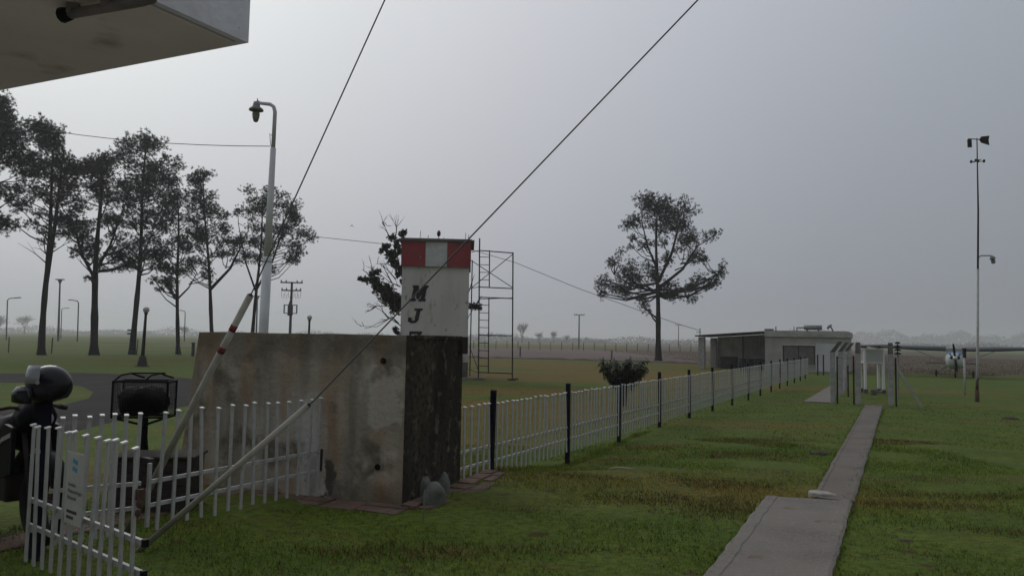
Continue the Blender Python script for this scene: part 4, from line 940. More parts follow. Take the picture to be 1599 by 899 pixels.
b.build('branch', 'twig', t, True)
cen = []; r_ = random.Random(4)
for (x_, y_, rr) in ((618, 482, 9), (624, 474, 9), (612, 470, 10), (604, 463, 10), (598, 452, 10), (590, 446, 8), (586, 438, 7), (578, 438, 5), (570, 437, 4), (562, 435, 4), (582, 427, 5), (590, 424, 4), (620, 465, 7), (608, 452, 6),
                     (628, 420, 7), (622, 428, 5), (618, 412, 8), (613, 404, 7), (608, 396, 6), (602, 388, 5), (596, 392, 4), (604, 384, 4), (616, 396, 5), (612, 371, 5), (628, 367, 4), (631, 362, 4), (620, 384, 5), (626, 392, 7), (618, 378, 4), (742, 478, 5), (748, 480, 4), (736, 478, 4), (618, 515, 4), (621, 520, 3), (630, 440, 6)):
    for _ in range(int(rr * rr * .9) + 4):
        a = Vector((r_.gauss(0, .5), r_.gauss(0, .5), r_.gauss(0, .5))) * rr * IY / FPX; cen.append(tuple(IP(x_, y_) + a))
V, F_ = bursts(cen, np.full(len(cen), .17), 9, .05)
link('ivy_foliage', npmesh('ivy_foliage', V, F_, 'ivy'), t)

# ------------------------------------------------------------------ shrub by the fence
BY = 23.5; p = at(972, 640, BY); p.z = 0
t = thing('shrub', 'dark flared shrub with strappy leaves behind the picket fence', 'shrub', p)
b = MB(); r_ = random.Random(9); cen = []; dirs = []
for k in range(60):
    a = r_.uniform(0, 6.28); sp = r_.uniform(.1, 1) ** .42; hgt = r_.uniform(1.15, 1.50)
    e = Vector((math.cos(a) * sp * .82, math.sin(a) * sp * .65, hgt)); md = Vector((e.x * .35, e.y * .35, hgt * .55))
    b.tube([(r_.uniform(-.08, .08), r_.uniform(-.08, .08), -.05), md, e], [.014, .011, .005], 4)
    for q in range(56):
        f = .33 + .67 * (q + r_.random()) / 56; pt_ = md.lerp(e, (f - .33) / .67); cen.append(pt_); dirs.append(e - md)
b.build('stem', 'twig', t)
b = MB()
for pt_, dd in zip(cen, dirs):
    d_ = Vector((r_.gauss(0, .7) + dd.x * .5, r_.gauss(0, .7) + dd.y * .5, r_.uniform(-.4, .55))).normalized(); l_ = r_.uniform(.11, .22); s_ = d_.cross(Vector((0, 0, 1))).normalized() * .028
    m_ = pt_ + d_ * l_ * .55 + Vector((0, 0, .01)); b.add([pt_, m_ + s_, pt_ + d_ * l_ + Vector((0, 0, -.045)), m_ - s_], [(0, 1, 2, 3)])
b.build('foliage', 'leaf', t)

# ------------------------------------------------------------------ open shed / garage block
sh0 = Vector((19.45, 58.0, 0))
t = thing('shed_building', 'low flat roofed garage block with open carport past the fence', 'building', sh0, math.atan2(PX.y, PX.x))
LB, DB, HB = 5.75, 7.0, 3.0      # local x along the front, y inward
def lbox(name, x0, x1, y0, y1, z0, z1, m, par=None, **k):
    b = MB(); b.box(((x0 + x1) / 2, (y0 + y1) / 2, (z0 + z1) / 2), (x1 - x0, y1 - y0, z1 - z0)); return b.build(name, m, par or t, **k)
lbox('wall', 0, 1.28, 0, .22, 0, 2.62, 'shedwall'); lbox('wall', 3.55, LB, 0, .22, 0, 2.62, 'shedwall')
lbox('wall', 1.28, 3.55, .002, .218, 2.02, 2.62, 'shedwall'); lbox('wall', 1.28, 3.55, .002, .218, 0, .55, 'shedwall')
lbox('wall', LB - .22, LB - .002, .222, DB, 0, 2.62, 'shedwall'); lbox('wall', .002, .2, .222, DB, 0, 2.62, 'shedwall'); lbox('wall', .202, LB - .222, DB - .2, DB - .002, 0, 2.62, 'shedwall')
lbox('white_panel', 3.62, LB - .45, -.035, -.004, .12, 2.16, 'shedwhite')
lbox('parapet', -.06, LB + .1, -.12, DB + .1, 2.622, 3.08, 'shedpara', bevel=.01)
lbox('roof_slab', .15, LB - .1, .1, DB - .1, 3.082, 3.1, 'plinth')
wi = lbox('window', 1.30, 3.53, .10, .13, .57, 2.0, 'glassgrey')
for x_ in (1.30, 2.38, 3.47): lbox('mullion', x_, x_ + .06, .06, .098, .57, 2.0, 'dark_steel', wi)
lbox('lintel_bar', 1.25, 3.58, -.04, .0, 2.0, 2.06, 'fasciawhite', wi)
lbox('sill', 1.25, 3.58, -.05, .0, .50, .56, 'shedpara', wi)
# carport on the left side: two pillars, sloping roof, tin back wall
CW = 5.1; 
lbox('pillar', -CW, -CW + .48, .05, .5, -.1, 2.52, 'concrete_post'); lbox('pillar', -CW, -CW + .5, 4.6, 5.05, -.1, 2.5, 'concrete_post')
b = MB(); b.add([(-CW - .2, -.25, 2.56), (-.08, -.25, 2.94), (-.08, 5.6, 2.94), (-CW - .2, 5.6, 2.56), (-CW - .2, -.25, 2.66), (-.08, -.25, 3.04), (-.08, 5.6, 3.04), (-CW - .2, 5.6, 2.66)], [(3, 2, 1, 0), (4, 5, 6, 7), (0, 1, 5, 4), (1, 2, 6, 5), (2, 3, 7, 6), (3, 0, 4, 7)]); b.build('carport_roof', 'dark_steel', t)
for k in range(22):
    x0 = -CW + .52 + k * .2; z1 = 2.55 + (x0 + CW) / CW * .36
    b = MB(); b.add([(x0, 5.0, 0), (x0 + .05, 4.96, 0), (x0 + .13, 4.96, 0), (x0 + .18, 5.0, 0), (x0 + .198, 5.0, 0), (x0, 5.0, z1), (x0 + .05, 4.96, z1), (x0 + .13, 4.96, z1), (x0 + .18, 5.0, z1), (x0 + .198, 5.0, z1)], [(i, i + 1, i + 6, i + 5) for i in range(4)]); b.build('tin_sheet', 'tin', t)
lbox('carport_post', -2.5, -2.42, 4.86, 4.94, 0, 2.72, 'dark_steel')
# roof items
rt = sh0 + PX * 3.3 + AX * 1.5
o = thing('roof_tank', 'small horizontal grey cylinder tank on the shed roof', 'tank', rt + Vector((0, 0, 3.1)), math.atan2(PX.y, PX.x))
b = MB(); b.lathe((-.62, 0, .28), [(.08, -.03), (.19, 0), (.19, 1.25), (.08, 1.28)], 14, Matrix.Rotation(math.pi / 2, 3, 'Y')); b.build('drum', 'galv', o, True)
for x_ in (-.4, .4): b = MB(); b.box((x_, 0, .06), (.1, .6, .16)); b.build('cradle', 'concrete_old', o)
b = MB(); b.tube([(-.62, 0, .26), (-1.15, 0, .26), (-1.15, 0, 0)], .05, 6); b.build('pipe', 'dark_steel', o)
q = sh0 + PX * 4.5 + AX * 1.2
o = thing('roof_floodlight', 'round floodlight on a bent arm on the shed roof', 'lamp', q + Vector((0, 0, 3.1)), math.atan2(PX.y, PX.x))
b = MB(); b.tube([(.25, 0, 0), (.12, 0, .28), (0, 0, .38)], .05, 6); b.build('arm', 'dark_steel', o)
b = MB(); b.lathe((-.02, 0, .35), [(.06, .12), (.2, .06), (.24, -.06), (.2, -.08)], 12, Matrix.Rotation(-.8, 3, 'Y')); b.build('lamp_head', 'galv', o, True)
q = sh0 + PX * .2 + AX * .8
o = thing('roof_vent', 'flat white vent box near the shed roof corner', 'vent', q + Vector((0, 0, 3.1)), math.atan2(PX.y, PX.x))
b = MB(); b.box((0, 0, .05), (.6, .5, .1)); b.box((0, 0, .12), (.7, .6, .03)); b.build('hood', 'galv', o, bevel=.02)
b = MB(); b.tube([(.5, 0, 0), (.5, 0, .32)], .04, 6); b.build('pipe', 'dark_steel', o)
q = sh0 + PX * 2.0 + AX * 1
o = thing('roof_rod', 'thin upright rod on the shed roof', 'rod', q + Vector((0, 0, 3.1)))
b = MB(); b.tube([(0, 0, -.02), (0, 0, .35)], .022, 6); b.lathe((0, 0, -.01), [(.07, 0), (.07, .04)], 8); b.build('shaft', 'dark_steel', o)
# stored drums, crates and a cabinet in the carport
def inshed(x_, y_): return sh0 + PX * x_ + AX * y_
rzs = math.atan2(PX.y, PX.x)
o = thing('metal_cabinet', 'dark metal cabinet under the open carport', 'cabinet', inshed(-3.3, 3.2), rzs)
b = MB(); b.box((0, 0, .5), (1.3, .6, .96)); b.build('body', 'dark_steel', o, bevel=.01)
for s in (-1, 1): b = MB(); b.box((s * .32, -.312, .52), (.6, .02, .86)); dd_ = b.build('door', 'drum', o); b2 = MB(); b2.tube([(s * .08, -.335, .45), (s * .08, -.335, .6)], .015, 5); b2.build('handle', 'steel', dd_)
names = ['dark oil drum standing next to the metal cabinet', 'dark oil drum, second from the metal cabinet', 'dark oil drum, third from the metal cabinet']
for k in range(3):
    o = thing('oil_drum', names[k], 'drum', inshed(-2.15 + k * .62, 2.6 + .1 * k), 0, 'oil drums in the carport')
    b = MB(); b.lathe((0, 0, 0), [(.29, 0), (.29, .28), (.305, .30), (.29, .32), (.29, .56), (.305, .58), (.29, .60), (.29, .86), (.27, .87)], 16); b.build('barrel', 'drum', o, True)
    b = MB(); b.lathe((.12, .1, .865), [(.04, 0), (.04, .02)], 8); b.build('bung', 'steel', o)
o = thing('crate', 'tall crate standing on edge beyond the drums', 'crate', inshed(-.55, 3.0), rzs)
for k in range(4):
    b = MB(); b.box((0, -.25, .11 + k * .2), (.75, .03, .17)); b.build('slat', 'wood', o)
for s in (-1, 1): b = MB(); b.box((s * .36, 0, .40), (.03, .46, .8)); b.build('side_board', 'wood', o)
# person-high dark shapes are absent; two short garden posts by the white panel
for k, (x_, lab) in enumerate(((1282, 'dark slim post by the white panel, nearer the fence end'), (1291, 'dark slim post by the white panel, nearer the cranked posts'))):
    p = gp(x_ - 5, 586); b = MB(); b.tube([(0, 0, -.1), (0, 0, 1.35)], .045, 6); b.lathe((0, 0, 1.33), [(.06, 0), (.06, .05), (.02, .07)], 6)
    o = b.build('slim_post', 'dark_steel'); o.location = (p.x, p.y, 0); tag(o, lab, 'post', 'slim posts by the shed')

# ------------------------------------------------------------------ weather enclosure: cranked concrete posts
def cranked(p, lean, label, h0=1.78, ln=.46, wd_=.155, tilt=(0, 0)):
    t = thing('concrete_post', label, 'post', p, math.atan2(PX.y, PX.x), 'cranked concrete posts of the weather enclosure'); t.rotation_euler = (tilt[0], tilt[1], math.atan2(PX.y, PX.x))
    b = MB(); b.box((0, 0, h0 / 2 - .1), (wd_, wd_, h0 + .2)); b.build('shaft', 'concrete_post', t, bevel=.012)
    d_ = Vector(lean).normalized(); e = d_ * ln; z0 = Vector((0, 0, h0)); hw_ = wd_ / 2
    b = MB(); q = [(-hw_, -hw_), (hw_, -hw_), (hw_, hw_), (-hw_, hw_)]
    b.hexa([Vector((x_, y_, h0 + .002)) for x_, y_ in q], [Vector((x_ * .85, y_ * .85, h0)) + e for x_, y_ in q]); b.build('cranked_top', 'plinth', t)
    return t
P1 = Vector((11.2, 26.4, 0)); P4 = Vector((11.92, 26.04, 0)); P5 = Vector((12.82, 25.6, 0))
cranked(P1, (.55, 0, .8), 'leftmost concrete post with its top bent right, by the wedge of paving')
cranked(P1 + AX * 4.6, (.55, 0, .8), 'bent top concrete post directly behind the leftmost one')
cranked(P1 + AX * 9.6, (.55, 0, .8), 'bent top concrete post farthest back in the receding row')
cranked(P4, (0, .35, .8), 'concrete gate post on the near side of the weather screen', 1.76, .42, .17)
cranked(P5, (0, .35, .8), 'concrete gate post beside the slanting strut', 1.76, .42, .17)
def strut(a, c, label, r_=.06):
    b = MB(); d_ = c - a; b.box((0, 0, d_.length / 2), (r_ * 2, r_ * 1.6, d_.length)); b.box((0, 0, d_.length + .01), (r_ * 2.2, r_ * 1.8, .03))
    o = b.build('strut', 'concrete_post', None, bevel=.008); o.location = a; o.rotation_euler = d_.to_track_quat('Z', 'Y').to_euler(); return tag(o, label, 'strut')
sq = gp(1444, 636); strut(Vector((sq.x, sq.y, -.1)), P5 + PX * .12 + Vector((0, 0, 1.45)), 'slanting concrete strut propping the right gate post', .05)
sq = gp(1317, 613); strut(Vector((sq.x, sq.y, -.1)), Vector((sq.x + .24, sq.y + .2, 1.72)), 'pale leaning concrete post inside the receding row', .07)
for k, (p, dx, hh_, lab) in enumerate(((P1, .15, 1.62, 'thin black pipe beside the leftmost cranked post'), (P4, -.14, 1.65, 'thin black pipe beside the near gate post'), (P5, .15, 1.62, 'thin black pipe beside the strutted gate post'), (P1 + AX * 4.6, .28, 1.2, 'short black pipe in the receding post row'))):
    b = MB(); b.tube([(0, 0, -.1), (0, 0, hh_)], .026, 8); b.lathe((0, 0, hh_ - .01), [(.034, 0), (.034, .03)], 8)
    o = b.build('iron_pipe', 'black'); o.location = p + PX * dx - AX * .05; tag(o, lab, 'pipe', 'gate pipes of the enclosure')
p = P1 + PX * .16 + Vector((0, 0, 1.60)); q = P4 - PX * .14 + Vector((0, 0, 1.60))
b = MB(); b.tube([p, (p + q) / 2 + Vector((0, 0, -.03)), q], .008, 5); tag(b.build('chain', 'wire'), 'thin chain strung between two black gate pipes', 'chain')
# instruments hanging behind: stacked plate shield on a pole behind P5
p = gp(1403, 622); t = thing('radiation_shield', 'stack of dark round plates on a pole beside the strutted post', 'instrument', p)
b = MB(); b.tube([(0, 0, -.1), (0, 0, 1.75)], .03, 8); b.build('pole', 'galv', t)
for z_, r_ in ((1.72, .13), (1.86, .12), (2.0, .11), (2.14, .10)): b = MB(); b.lathe((0, 0, z_), [(r_, 0), (r_, .03), (r_ * .5, .07)], 12); b.build('plate', 'black', t)
b = MB(); b.tube([(0, 0, 1.7), (0, 0, 2.16)], .02, 6); b.build('spindle', 'black', t)

# white louvred instrument screen
p = gp(1362, 613); t = thing('weather_screen', 'white louvred weather instrument screen on tall legs', 'weather screen', (p.x, p.y, 0), R(-8))
for sx2 in (-1, 1):
    for sy2 in (-1, 1):
        b = MB(); b.box((sx2 * .37, sy2 * .30, .66), (.10, .10, 1.36)); b.build('leg', 'screenwhite', t, bevel=.005)
        b = MB(); b.box((sx2 * .37, sy2 * .30, .06), (.15, .15, .22)); b.build('footing', 'plinth', t)
lb = lambda name, c, d_, m='screenwhite', **k: (MB().box(c, d_).build(name, m, t, **k))
for sx2 in (-1, 1):
    for sy2 in (-1, 1): lb('corner_post', (sx2 * .385, sy2 * .315, 1.62), (.06, .06, .60))
lb('floor_board', (0, 0, 1.31), (.86, .72, .04)); lb('top_board', (0, 0, 1.925), (.84, .70, .03))
for k in range(12):
    z_ = 1.36 + k * .045
    for sy2 in (-1, 1):
        b = MB(); b.box((0, sy2 * .31, z_), (.70, .05, .010), Matrix.Rotation(.7 * sy2, 3, 'X')); b.build('louver', 'screenwhite', t)
    for sx2 in (-1, 1):
        b = MB(); b.box((sx2 * .38, 0, z_), (.05, .56, .010), Matrix.Rotation(-.7 * sx2, 3, 'Y')); b.build('louver', 'screenwhite', t)
lb('inner_lining', (0, 0, 1.62), (.6, .5, .54))
for sx2 in (-1, 1): lb('roof_block', (sx2 * .33, 0, 1.985), (.12, .6, .09), 'galv')
b = MB(); b.box((.0, 0, 2.07), (1.12, .95, .03), Matrix.Rotation(-.05, 3, 'Y')); b.build('roof', 'galv', t)
p = gp(1364, 616); t = thing('ground_gauge', 'low grey instrument at the foot of the weather screen', 'instrument', (p.x - .15, p.y - .3, 0))
b = MB(); b.lathe((0, 0, -.02), [(.11, 0), (.11, .22), (.09, .26)], 10); b.box((.15, 0, .12), (.3, .1, .05)); b.build('body', 'plinth', t)
b = MB(); b.tube([(.2, 0, .1), (.45, 0, .25)], .025, 6); b.build('spout', 'galv', t)

# anemometer mast
p = gp(1526, 627); MY = p.y
t = thing('wind_mast', 'tall thin mast with wind vane and cup anemometer', 'mast', p)
MP = lambda x_, y_: at(x_, y_, MY) - p
b = MB(); b.tube([(0, 0, -.2), (0, 0, .45)], .075, 10); b.build('base_sleeve', 'rust', t, True)
b = MB(); b.tube([(0, 0, .3), MP(1526.5, 560), MP(1527, 420)], [.05, .046, .042], 10); b.build('lower_pole', 'white', t, True)
b = MB(); b.tube([MP(1527, 422), MP(1527.5, 330), MP(1525.5, 216)], [.036, .032, .018], 8); b.build('upper_pole', 'dark_steel', t, True)
b = MB(); b.tube([(0, 0, .44), MP(1526.3, 590)], [.053, .052], 10); b.build('rust_band', 'rust', t, True)
b = MB(); b.tube([MP(1512, 217), MP(1534, 218)], .018, 6); va = b.build('vane_arm', 'dark_steel', t)
b = MB(); q = [MP(1529, 218), MP(1532, 213.5), MP(1545, 212), MP(1543.6, 219), MP(1545, 227), MP(1532, 223)]; b.hexa([v + Vector((0, -.006, 0)) for v in q], [v + Vector((0, .006, 0)) for v in q]); b.build('vane_tail', 'dark_steel', va)
for x_ in (1512.3, 1515): b = MB(); b.tube([MP(x_, 218), MP(x_ + .6, 230)], .05, 7); b.build('counterweight', 'dark_steel', va)
b = MB(); c = MP(1526, 252); b.tube([MP(1516, 252.5), MP(1537, 252)], .014, 6); b.tube([c + Vector((0, -.25, .02)), c + Vector((0, .25, .02))], .014, 6); cu_ = b.build('cup_arm', 'dark_steel', t)
for q in (MP(1516.5, 252.5), MP(1536.5, 251.5), c + Vector((-.12, -.25, -.05)), c + Vector((.1, .25, .1))): b = MB(); b.ball(q, (.05, .05, .065), 8, 6); b.build('cup', 'dark_steel', cu_, True)
b = MB(); b.tube([MP(1527.5, 404), MP(1529, 400.5), MP(1533, 399), MP(1546, 399), MP(1549, 400)], .024, 7); la = b.build('lamp_arm', 'galv', t, True)
b = MB(); b.lathe(MP(1550, 404), [(.04, .12), (.09, .05), (.11, -.02)], 10, Matrix.Rotation(-.3, 3, 'Y')); b.lathe(MP(1551, 409), [(.06, -.06), (.08, .04), (.06, .1)], 10); b.build('lamp_head', 'galv', la, True)
p = gp(1507, 617); t = thing('instrument_post', 'slim white post with a dark cap in front of the aircraft', 'post', p)
b = MB(); b.tube([(0, 0, -.1), (0, 0, 1.62)], .038, 10); b.build('shaft', 'white', t, True)
b = MB(); b.box((0.01, 0, 1.78), (.11, .10, .36)); b.box((.01, 0, 1.98), (.14, .12, .05)); b.build('cap_box', 'dark_steel', t, bevel=.01)

# ------------------------------------------------------------------ light aircraft
AY = 51.0; ac_ = at(1492, 588, AY); ac_.z = 0
t = thing('light_aircraft', 'white and blue high wing propeller aircraft parked on the grass', 'aircraft', (ac_.x, AY, 0), R(-29))
# local: x right, y backwards (nose towards -y)
def ring(y_, cx, zc_, wx, hz, n=16, sq=2.6):
    out_ = []
    for k in range(n):
        a = 2 * math.pi * k / n; c_, s_ = math.cos(a), math.sin(a)
        out_.append(Vector((cx + wx * math.copysign(abs(c_) ** (2 / sq), c_), y_, zc_ + hz * math.copysign(abs(s_) ** (2 / sq), s_))))
    return out_
b = MB(); b.loft([ring(-.02, 0, 1.28, .28, .28, sq=2), ring(.12, 0, 1.24, .44, .44), ring(.6, 0, 1.16, .52, .54), ring(1.3, 0, 1.16, .54, .58)]); b.build('cowling', 'aerowhite', t, True)
b = MB(); b.loft([ring(1.301, 0, 1.16, .545, .585), ring(1.8, 0, 1.22, .55, .68), ring(3.2, 0, 1.24, .55, .66), ring(4.6, 0, 1.20, .36, .42), ring(7.2, 0, 1.12, .10, .18)]); b.build('fuselage', 'aerowhite', t, True)
b = MB(); b.loft([ring(-.01, 0, 1.47, .24, .06, sq=2), ring(.14, 0, 1.60, .38, .07, sq=2), ring(.62, 0, 1.66, .44, .06, sq=2), ring(1.28, 0, 1.72, .46, .05, sq=2)]); b.build('cowl_top', 'aeroblue', t, True)
b = MB(); b.add([(-.47, 1.28, 1.66), (.47, 1.28, 1.66), (.50, 1.72, 1.98), (-.50, 1.72, 1.98), (-.46, 1.34, 1.66), (.46, 1.34, 1.66), (.49, 1.78, 1.98), (-.49, 1.78, 1.98)], [(0, 1, 2, 3), (4, 7, 6, 5), (0, 4, 5, 1), (1, 5, 6, 2), (2, 6, 7, 3), (3, 7, 4, 0)]); b.build('windscreen', 'darkglass', t)
for s in (-1, 1):
    b = MB(); b.lathe((s * .20, -.03, 1.36), [(.10, -.06), (.10, .0)], 12, RX); b.build('air_intake', 'black', t)
    rings = []
    for x_, ch, y0, z_, th_ in ((.50, 1.6, 1.55, 1.90, .34), (2.6, 1.6, 1.55, 1.95, .32), (5.1, 1.15, 1.66, 2.04, .2), (5.45, .9, 1.78, 2.06, .08)):
        prof = [(0, 0), (.05, .40), (.25, .62), (.55, .45), (1, .02), (.6, -.22), (.2, -.38), (.05, -.28)]
        rings.append([Vector((s * x_, y0 + a * ch, z_ + c_ * th_)) for a, c_ in prof])
    b = MB(); b.loft(rings); b.build('wing', 'wing', t, True)
    b = MB(); b.tube([(s * .5, 1.9, 1.0), (s * 2.5, 2.0, 1.88)], .022, 6); b.build('wing_strut', 'galv', t)
    b = MB(); b.tube([(s * .42, 2.2, .75), (s * 1.08, 2.25, .28)], [.05, .035], 6); lg = b.build('main_gear_leg', 'galv', t)
    b = MB(); b.lathe((s * 1.12 + .07, 2.25, .24), [(.12, -.14), (.22, -.12), (.24, -.07), (.22, -.02), (.12, 0)], 16, Matrix.Rotation(math.pi / 2, 3, 'Y')); b.build('wheel', 'rubber', lg, True)
    b = MB(); b.loft([[Vector((s * x_, y0, z_)) for y0, z_ in ((6.3 + q, 0.86 - .04), (6.3 + q, 0.86 + .04), (7.3, 0.86 + .01), (7.3, 0.86 - .01))] for x_, q in ((.05, 0), (1.75, .3))]); b.build('tailplane', 'wing', t)
b = MB(); b.loft([[Vector((x_, y_, z_)) for x_, y_ in ((-th_, y0), (th_, y0), (th_ * .3, y1), (-th_ * .3, y1))] for z_, y0, y1, th_ in ((1.3, 5.8, 7.5, .05), (2.45, 6.9, 7.6, .03))]); b.build('tail_fin', 'aerowhite', t)
b = MB(); b.tube([(0, .5, .9), (0, .4, .25)], .04, 6); ng = b.build('nose_gear_leg', 'dark_steel', t)
b = MB(); b.lathe((.06, .4, .2), [(.1, -.12), (.19, -.1), (.20, -.06), (.19, -.02), (.1, 0)], 14, Matrix.Rotation(math.pi / 2, 3, 'Y')); b.build('wheel', 'rubber', ng, True)
b = MB(); b.lathe((0, -.02, 1.34), [(.15, 0), (.14, .1), (.09, .22), (.02, .29)], 14, RX); sp_ = b.build('spinner', 'aerowhite', t, True)
for s in (-1, 1):
    b = MB(); b.loft([[Vector((s * r0 * -.10 + q * cw, -.12 + q * tw2, 1.34 + s * r0)) for q, tw2 in ((-1, .03), (0, .015), (1, -.03), (0, -.03))] for r0, cw in ((.08, .05), (.5, .085), (.95, .05))]); b.build('propeller_blade', 'black', t)

# ------------------------------------------------------------------ small things on the lawn
p = gp(1291, 776); t = thing('pale_boulder', 'small pale flat rounded boulder at the path joint', 'boulder', (p.x - .05, p.y + .04, H(p.x, p.y) + .005), -.25)
b = MB(); n = 18; prof = [(.165 * math.cos(a) * (1 + .15 * math.cos(a)), .13 * math.sin(a)) for a in np.linspace(0, 2 * math.pi, n, False)]
b.hexa([Vector((x_, y_, -.05)) for x_, y_ in prof], [Vector((x_ * .97, y_ * .97, .05 - .02 * (x_ > .05))) for x_, y_ in prof]); b.build('slab', mat('pale_concrete', (.33, .305, .265), .95, [((.24, .215, .185), 8, .4, .65), ((.15, .13, .11), 20, .6, .75)], bump=.4), t, bevel=.015)
p = gp(972, 738); b = MB(); b.tube([(-.17, 0, .015), (-.05, .01, .028), (.06, -.01, .022), (.17, .015, .012)], [.010, .014, .013, .008], 6); o = b.build('stick', mat('bleached_wood', (.34, .31, .25), .9)); o.location = (p.x, p.y, H(p.x, p.y) + .04); tag(o, 'short bleached stick lying on the grass before the fence', 'stick')
p = gp(697, 769); 
def clod(px, py, w_, label, seed):
    p = gp(px, py); r = random.Random(seed); b = MB(); n = 14; rings = []
    for i in range(5):
        a = i / 4; k = math.sqrt(1 - (a * .97) ** 2)
        rings.append([Vector((math.cos(2 * math.pi * q / n) * w_ / 2 * k * r.uniform(.8, 1.15), math.sin(2 * math.pi * q / n) * w_ * .4 * k * r.uniform(.8, 1.15), w_ * .2 * a - .01)) for q in range(n)])
    b.loft(rings); o = b.build('soil_mound', 'ditch', None, True); o.location = (p.x, p.y, H(p.x, p.y)); tag(o, label, 'soil mound', 'small soil mounds on the lawn')
clod(1578, 654, .42, 'low dark soil mound in the lawn right of the wind mast', 1)
clod(1280, 708, .30, 'low dark soil mound in the lawn left of the narrow path', 2)
clod(1414, 845, .16, 'low dark soil mound in the lawn right of the wide path slab', 3)

# ------------------------------------------------------------------ far fences, posts, utility poles, cables
def wire_fence(pts_, step, h, label, r_=.05, wires=(.35, .7, 1.05)):
    t = thing('wire_fence', label, 'fence')
    a, c = pts_; d_ = (c - a); n = max(2, int(d_.length / step))
    b0 = MB(); b0.box((0, 0, h / 2 - .1), (2 * r_, 2 * r_, h + .2)); me = b0.mesh('post', 'farpole')
    for i in range(n + 1):
        p = a.lerp(c, i / n); o = link('post', me, t); o.location = (p.x, p.y, random.uniform(-.05, .05)); o.rotation_euler = (random.gauss(0, .02), random.gauss(0, .02), random.uniform(0, 1))
    for z_ in wires: b = MB(); b.tube([a + Vector((0, 0, z_)), c + Vector((0, 0, z_))], .008, 3, False); b.build('wire', 'wire', t)
wire_fence((Vector((-70, 69, 0)), Vector((-24, 73, 0))), 3.6, 1.5, 'faint wire fence right behind the row of pines', .04)
wire_fence((Vector((-40, 165, 0)), Vector((48, 172, 0))), 2.4, 1.75, 'closely posted wire fence along the far side of the ploughed field', .06, (.4, .8, 1.2, 1.6))
for px, py, h_, lab in ((812, 557, 1.25, 'lone dark stake at the ploughed field edge beyond the scaffold'), (955, 561, 1.05, 'lone dark stake at the field edge above the flared shrub')):
    p = gp(px, py); b = MB(); b.tube([(0, 0, -.1), (.02, 0, h_)], [.10, .085], 8); o = b.build('field_stake', 'farpole'); o.location = p; tag(o, lab, 'stake', 'stakes at the field edge')
p = gp(301, 556); b = MB(); b.box((0, 0, .55), (.26, .1, 1.3)); b.box((0, 0, 1.22), (.32, .14, .06)); o = b.build('dark_post', 'wood'); o.location = p; tag(o, 'dark flat post showing at the far end of the tank', 'post')
p = at(206, 540, 110); p.z = 0; t = thing('road_sign', 'small double board sign beside the tall leaning pine trunk', 'sign', p)
b = MB(); b.tube([(0, 0, 0), (0, 0, 2.6)], .05, 6); b.build('post', 'farpole', t)
for z_ in (1.95, 2.45): b = MB(); b.box((-.2, -.06, z_), (1.1, .05, .26)); b.build('board', 'plinth', t)
def utility(px, Y, topy, arms, label, tr_=False):
    p = at(px, 530, Y); p.z = 0; h = at(px, topy, Y).z; t = thing('utility_pole', label, 'utility pole', p, 0, 'utility poles in the mist')
    b = MB(); b.tube([(0, 0, -.2), (0, 0, h)], [.2, .14], 8); b.build('pole', 'farpole', t)
    for dz, wd_ in arms:
        b = MB(); b.box((0, -.15, h - dz), (wd_, .16, .16)); am = b.build('cross_arm', 'farpole', t)
        for k in (-.47, -.25, .25, .47): b = MB(); b.lathe((k * wd_, -.15, h - dz + .08), [(.07, 0), (.09, .08), (.05, .24)], 6); b.build('insulator', 'farpole', am)
    if tr_:
        b = MB(); b.lathe((0, -.3, h - 4.3), [(.3, 0), (.34, .1), (.34, 1.2), (.22, 1.5), (.12, 1.9)], 10); b.build('transformer', 'farpole', t)
        for s in (-1, 1): 
            b = MB(); b.tube([(s * .8, -.2, h - 4.0), (s * .8, -.2, h - 2.9)], .09, 6); b.box((s * .45, -.2, h - 4.0), (.7, .08, .1)); b.box((s * .45, -.2, h - 2.95), (.7, .08, .1)); b.build('fuse', 'farpole', t)
            b = MB()
            for q in (.35, .8, 1.2): b.tube([(s * q, -.15, h - 1.25), (s * q * 1.02, -.15, h - 1.9), (s * (q - .2), -.15, h - 2.15), (s * (q - .3), -.15, h - 1.5)], .025, 4)
            b.build('jumper_wire', 'wire', t)
utility(452.5, 96, 440, ((0.1, 2.8), (1.1, 2.5)), 'utility pole with transformer and two cross arms above the tank', True)
utility(904, 190, 491, ((.1, 2.6),), 'plain T shaped utility pole between the tower and the lone pine')
utility(1059.5, 300, 507, ((.1, 2.6),), 'smallest T shaped utility pole, right of the lone pine')
def cable(name, label, pts_, r_):
    b = MB(); b.tube(pts_, r_, 5, False); return tag(b.build(name, 'wire'), label, 'cable')
# service cable from off-frame left over to the shed (sagging), and the lamp-post cable
seg = []
for (x_, y_) in ((-60, 290), (120, 305), (340, 328), (488, 369), (620, 383), (740, 391), (805, 410), (900, 449), (1000, 485), (1060, 506), (1094, 516)):
    f = (x_ + 60) / 1154; seg.append(at(x_, y_, 62 + 0 * f - 1.7 * f))
cable('overhead_cable', 'long sagging overhead cable running down to the shed corner', seg, .022)
o = thing('cable_mast', 'short thin mast on the carport corner holding the cable', 'mast', inshed(-5.0, .2) + Vector((0, 0, 2.62)))
b = MB(); b.tube([(0, 0, -.05), (0, 0, .62)], .03, 6); b.build('shaft', 'dark_steel', o)
b = MB(); b.tube([(-.3, 0, .28), (.12, 0, .28)], .02, 6); b.build('cross_arm', 'dark_steel', o)
a, c = at(-60, 176, 24), at(427, 228.5, LY); seg = [a.lerp(c, f) + Vector((0, 0, -.28 * 4 * f * (1 - f))) for f in np.linspace(0, 1, 12)]
cable('overhead_cable', 'thin cable tied to the white lamp post from the left', seg, .010)
